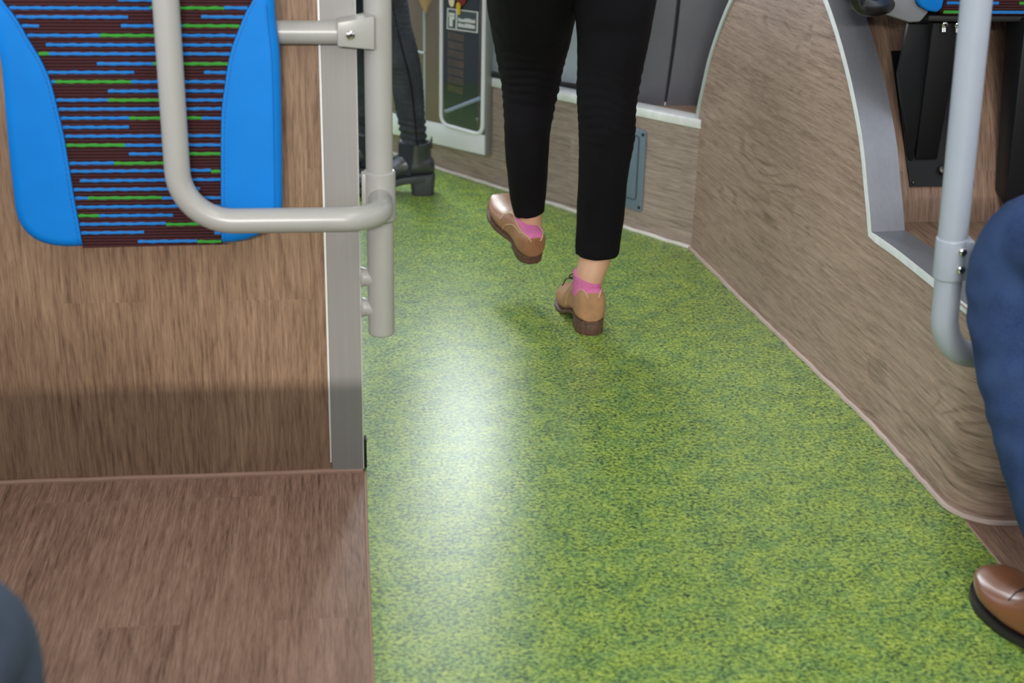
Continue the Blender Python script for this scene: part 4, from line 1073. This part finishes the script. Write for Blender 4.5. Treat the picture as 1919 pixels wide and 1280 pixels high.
def boot(hxr, yc, seed_):
    """ankle boot facing -x: heel back at x=hxr, ground z=0"""
    def sec(x, w, z0, z1, n=24):
        return [V((x, yc + w * math.cos(a), (z0 + z1) / 2 + (z1 - z0) / 2 * math.sin(a))) for a in [2 * math.pi * k / n for k in range(n)]]
    mb = MB()
    fst = [(0, .02, .06, .10), (-.012, .03, .052, .118), (-.045, .036, .05, .128), (-.09, .036, .045, .125), (-.13, .037, .034, .10), (-.17, .042, .024, .078), (-.21, .043, .02, .064), (-.24, .036, .02, .054), (-.262, .02, .022, .042)]
    mb.loft([sec(hxr + x, w, a, b) for x, w, a, b in catmull(fst, 4)])
    sh_ = [(hxr - .050, yc, .07, .046, .034), (hxr - .054, yc, .10, .046, .035), (hxr - .056, yc, .13, .0465, .037), (hxr - .055, yc, .157, .048, .040)]
    limb(mb, sh_, 4)
    up_ = remeshed('boot', mb, M['boot'], sd, voxel=.0045, smooth=5)
    mb = MB(); pr = []
    for x, w, a, b in catmull(fst, 4):
        zt_ = a + .004; pr.append([V((hxr + x - .001, yc - w * 1.06, zt_ - .014)), V((hxr + x - .001, yc + w * 1.06, zt_ - .014)), V((hxr + x - .001, yc + w * 1.06, zt_ + .006)), V((hxr + x - .001, yc - w * 1.06, zt_ + .006))])
    mb.loft(pr); mb.build('sole', M['boot_sole'], up_, bevel=.002)
    mb = MB(); rings = []
    for z, x0, x1 in ((0.0, hxr - .002, hxr - .066), (.03, hxr - .0, hxr - .070), (.058, hxr + .003, hxr - .078)):
        ring = []
        for k in range(24):
            a = 2 * math.pi * k / 24; ca, sa = math.cos(a), math.sin(a)
            ring.append(V(((x0 + x1) / 2 + (x0 - x1) / 2 * math.copysign(abs(ca) ** .45, ca), yc + .036 * math.copysign(abs(sa) ** .6, sa), z)))
        rings.append(ring)
    mb.loft(rings); mb.build('heel', M['boot_sole'], up_, bevel=.0015, angle=40)
    # elastic side gore, laid on the outer face of the shaft
    mb = MB(); rings = []
    for z, xa, xb, rr_ in ((.062, -.072, -.092, .040), (.085, -.068, -.100, .0395), (.11, -.065, -.104, .0395), (.135, -.064, -.105, .0405), (.154, -.064, -.105, .0425)):
        row = []
        for k in range(6):
            x = hxr + xa + (xb - xa) * k / 5; u = (x - (hxr - .055)) / .0485; yy = yc - rr_ * math.sqrt(max(.15, 1 - u * u)) - .0012
            row.append(V((x, yy, z)))
        rings.append(row + [p + V((0, .006, 0)) for p in reversed(row)])
    mb.loft(rings); mb.build('elastic_gore', M['boot_gore'], up_, angle=60)
    mb = MB(); mb.box((hxr - .012, yc - .01, .135), (hxr - .006, yc + .01, .168)); mb.build('pull_tab', M['boot'], up_, bevel=.002)
boot(at_y(814, 330, BY).x, BY, 1)
boot(at_y(814, 330, BY).x + sh2, BY + .10, 2)
# hanging tip of camel cloth beside the person
p = at_y(797, 22, BY - .12)
mb = MB(); mb.loft([[V((p.x + w * math.cos(a), BY - .12 + .02 * math.sin(a), p.z + dz)) for a in [2 * math.pi * k / 16 for k in range(16)]] for dz, w in ((0, .004), (.012, .010), (.03, .018), (.09, .034), (.2, .05), (.42, .05))])
mb.build('coat_tail', M['tan_cloth'], sd)

# ------------------------------------------------------------------ seated man in blue jeans at the right edge
mn = empty('person', (1.0, 1.7, 0)); tag(mn, 'seated person at the right edge in blue jeans and polished brown lace shoes', 'person')
kn = V((.992, 1.885, .520))
mb = MB()
leg = [(1.048, 1.655, .10, .058, .066), (1.04, 1.672, .16, .060, .068), (1.020, 1.73, .26, .064, .074), (1.002, 1.80, .37, .072, .080), (.994, 1.855, .46, .080, .086), (.996, 1.865, .525, .084, .078), (1.01, 1.83, .565, .084, .072), (1.05, 1.72, .565, .090, .086), (1.10, 1.56, .56, .098, .096), (1.16, 1.38, .56, .11, .11), (1.22, 1.22, .58, .13, .13)]
leg = [(x - .017 - (.004 if z < .4 else 0), y, z + (.018 if z > .5 else 0), rx, ry) for x, y, z, rx, ry in leg]
limb(mb, leg, 5)
leg2 = [(x + .30, y, z, rx, ry) for x, y, z, rx, ry in leg]; leg2[-1] = (1.36, 1.22, .58, .13, .13); leg2[-2] = (1.40, 1.38, .56, .11, .11)
limb(mb, leg2, 5)
limb(mb, [(1.29, 1.16, .48, .17, .14), (1.29, 1.15, .60, .19, .15), (1.29, 1.13, .72, .18, .13), (1.29, 1.12, .8, .165, .12)], 4)
def wr3(co):
    w = math.exp(-((co.z - .40) / .11) ** 2) if co.y > 1.6 else .3
    return .0022 * w * math.sin(co.z * 95 + co.y * 60 + 6 * noised(co, (9, 9, 6), 1)) + .0035 * noised(co, (11, 11, 9), 4) + .0015 * noised(co, (35, 35, 30), 6)
jm = remeshed('jeans', mb, M['jeans_blue'], mn, voxel=.008, smooth=4, disp=wr3)
mb = MB()
for lg in (leg, leg2): limb(mb, [(lg[0][0], lg[0][1], .05, .03, .04)] + [(x, y, z, rx * .72, ry * .72) for x, y, z, rx, ry in lg], 4)
limb(mb, [(1.29, 1.15, .5, .13, .10), (1.29, 1.13, .7, .15, .11), (1.29, 1.10, .9, .15, .11), (1.29, 1.10, 1.05, .18, .11), (1.29, 1.11, 1.12, .11, .07), (1.29, 1.12, 1.2, .055, .055)], 4)
limb(mb, [(1.29, 1.13, 1.17, .05, .05), (1.29, 1.15, 1.22, .065, .08), (1.29, 1.16, 1.30, .078, .1), (1.29, 1.15, 1.38, .07, .09), (1.29, 1.14, 1.42, .03, .04)], 4)
remeshed('body', mb, M['skin'], mn, voxel=.01, smooth=4)
mb = MB(); limb(mb, [(1.29, 1.14, .66, .19, .145), (1.29, 1.12, .8, .18, .135), (1.29, 1.10, .95, .185, .135), (1.29, 1.10, 1.06, .20, .12), (1.29, 1.11, 1.14, .09, .075)], 4)
remeshed('jumper', mb, simple('grey_jumper', '4a4c50', 0.9), mn, voxel=.012, smooth=4)
tv = V((0.988, 1.862, 0)); hv = V((1.032, 1.560, 0)); dv = tv - hv
shoe('shoe', mn, hv, math.atan2(-dv.x, dv.y), L=dv.length, wid=1.2, upper=M['brogue'], opening=M['brogue'], sole=M['sole_black'], heel_h=.022, sole_h=.010, lace=M['lace_dark'], top=1.02, lace_t=.50)
shoe('shoe', mn, hv + V((.31, 0, 0)), math.atan2(-dv.x, dv.y) * .3, L=dv.length, wid=1.12, upper=M['brogue'], opening=M['brogue'], sole=M['sole_black'], heel_h=.022, sole_h=.010, lace=M['lace_dark'], top=1.02)

# ------------------------------------------------------------------ nearest passenger, only the knee in the lower left corner
np_ = empty('person', (-.36, 1.0, 0)); tag(np_, 'blurred knee of a seated person in slate-grey trousers, bottom left corner', 'person')
mb = MB()
legn = [(-.40 + 0, .93, .06, .055, .06), (-.395, .95, .16, .058, .064), (-.385, 1.0, .28, .065, .072), (-.375, 1.05, .38, .074, .08), (-.371, 1.075, .45, .078, .075), (-.372, 1.06, .50, .078, .07), (-.38, .98, .52, .082, .078), (-.39, .82, .53, .092, .09), (-.41, .62, .54, .105, .105), (-.43, .45, .55, .12, .12)]
legn = [(x + .020, y + .02, z - .012, rx, ry) for x, y, z, rx, ry in legn]
limb(mb, legn, 5)
ln2 = [(x - .30, y - .14, z, rx, ry) for x, y, z, rx, ry in legn]; limb(mb, ln2, 5)
limb(mb, [(-.62, .42, .50, .16, .13), (-.62, .40, .6, .18, .14), (-.63, .36, .75, .17, .12)], 4)
remeshed('trousers', mb, M['jeans_slate'], np_, voxel=.01, smooth=4, disp=lambda co: .004 * noised(co, (11, 11, 9), 7))
mb = MB()
for lg in (legn, ln2): limb(mb, [(x, y, z, rx * .7, ry * .7) for x, y, z, rx, ry in lg], 4)
limb(mb, [(-.62, .42, .5, .12, .1), (-.63, .36, .72, .14, .10), (-.64, .32, .88, .15, .10), (-.65, .31, .98, .16, .09), (-.65, .32, 1.03, .07, .06), (-.65, .33, 1.09, .05, .055), (-.65, .34, 1.13, .065, .08), (-.65, .345, 1.2, .075, .095), (-.65, .34, 1.28, .06, .08), (-.65, .34, 1.31, .03, .04)], 4)
remeshed('body', mb, M['skin'], np_, voxel=.012, smooth=4)
for x, yy in ((-.38, .87), (-.68, .73)): shoe('shoe', np_, (x, yy, 0), 0, L=.27, wid=1.05, upper=M['brogue'], opening=M['brogue'], sole=M['sole_black'], lace=M['lace_dark'])

# ------------------------------------------------------------------ rest of the saloon around the frame
def shell(name, lo, hi, mat, label): return struct(MB().box(lo, hi).build(name, mat, smooth=False), label, 'wall')
shell('ceiling', (-1.0, -3, 2.15), (1.7, 7, 2.2), M['ceiling'], 'pale saloon ceiling')
shell('wall_left', (-1.04, -3, 0), (-1.0, 7, .85), M['lining'], 'left side wall below the windows')
shell('wall_left_top', (-1.04, -3, 1.75), (-1.0, 7, 2.2), M['lining'], 'left side wall above the windows')
shell('wall_outer', (1.65, -3, 0), (1.7, 7, .92), M['wood_side'], 'right side wall below the windows')
shell('wall_outer_top', (1.65, -3, 1.75), (1.7, 7, 2.2), M['lining'], 'right side wall above the windows')
shell('wall_rear', (-1.0, -3.05, 0), (1.7, -3, .85), M['lining'], 'rear wall below the rear window')
shell('wall_front', (-1.0, 7, 0), (1.7, 7.05, .8), M['lining'], 'front wall below the windscreen')
# unseen bench under the nearest passenger; backrest added to throw low shade on the partition
be = empty('bus_seat', (-.48, .2, 0)); tag(be, 'unseen bench seat under the nearest passenger, backrest sized to shade the partition', 'seat')
MB().box((-.95, .17, .36), (.08, .74, .44)).build('cushion', M['blue'], be, bevel=.02)
MB().box((-.95, .09, .38), (.10, .16, .998)).build('backrest', M['blue'], be, bevel=.01)
MB().box((-.93, .12, .0), (.05, .5, .36)).build('base', M['black_plastic'], be, bevel=.01)
be2 = empty('bus_seat', (1.36, 1.2, 0)); tag(be2, 'seat under the person in blue jeans', 'seat')
MB().box((1.12, .95, .36), (1.6, 1.42, .44)).build('cushion', M['blue'], be2, bevel=.02)
MB().box((1.2, 1.0, .0), (1.5, 1.25, .36)).build('base', M['black_plastic'], be2, bevel=.01)
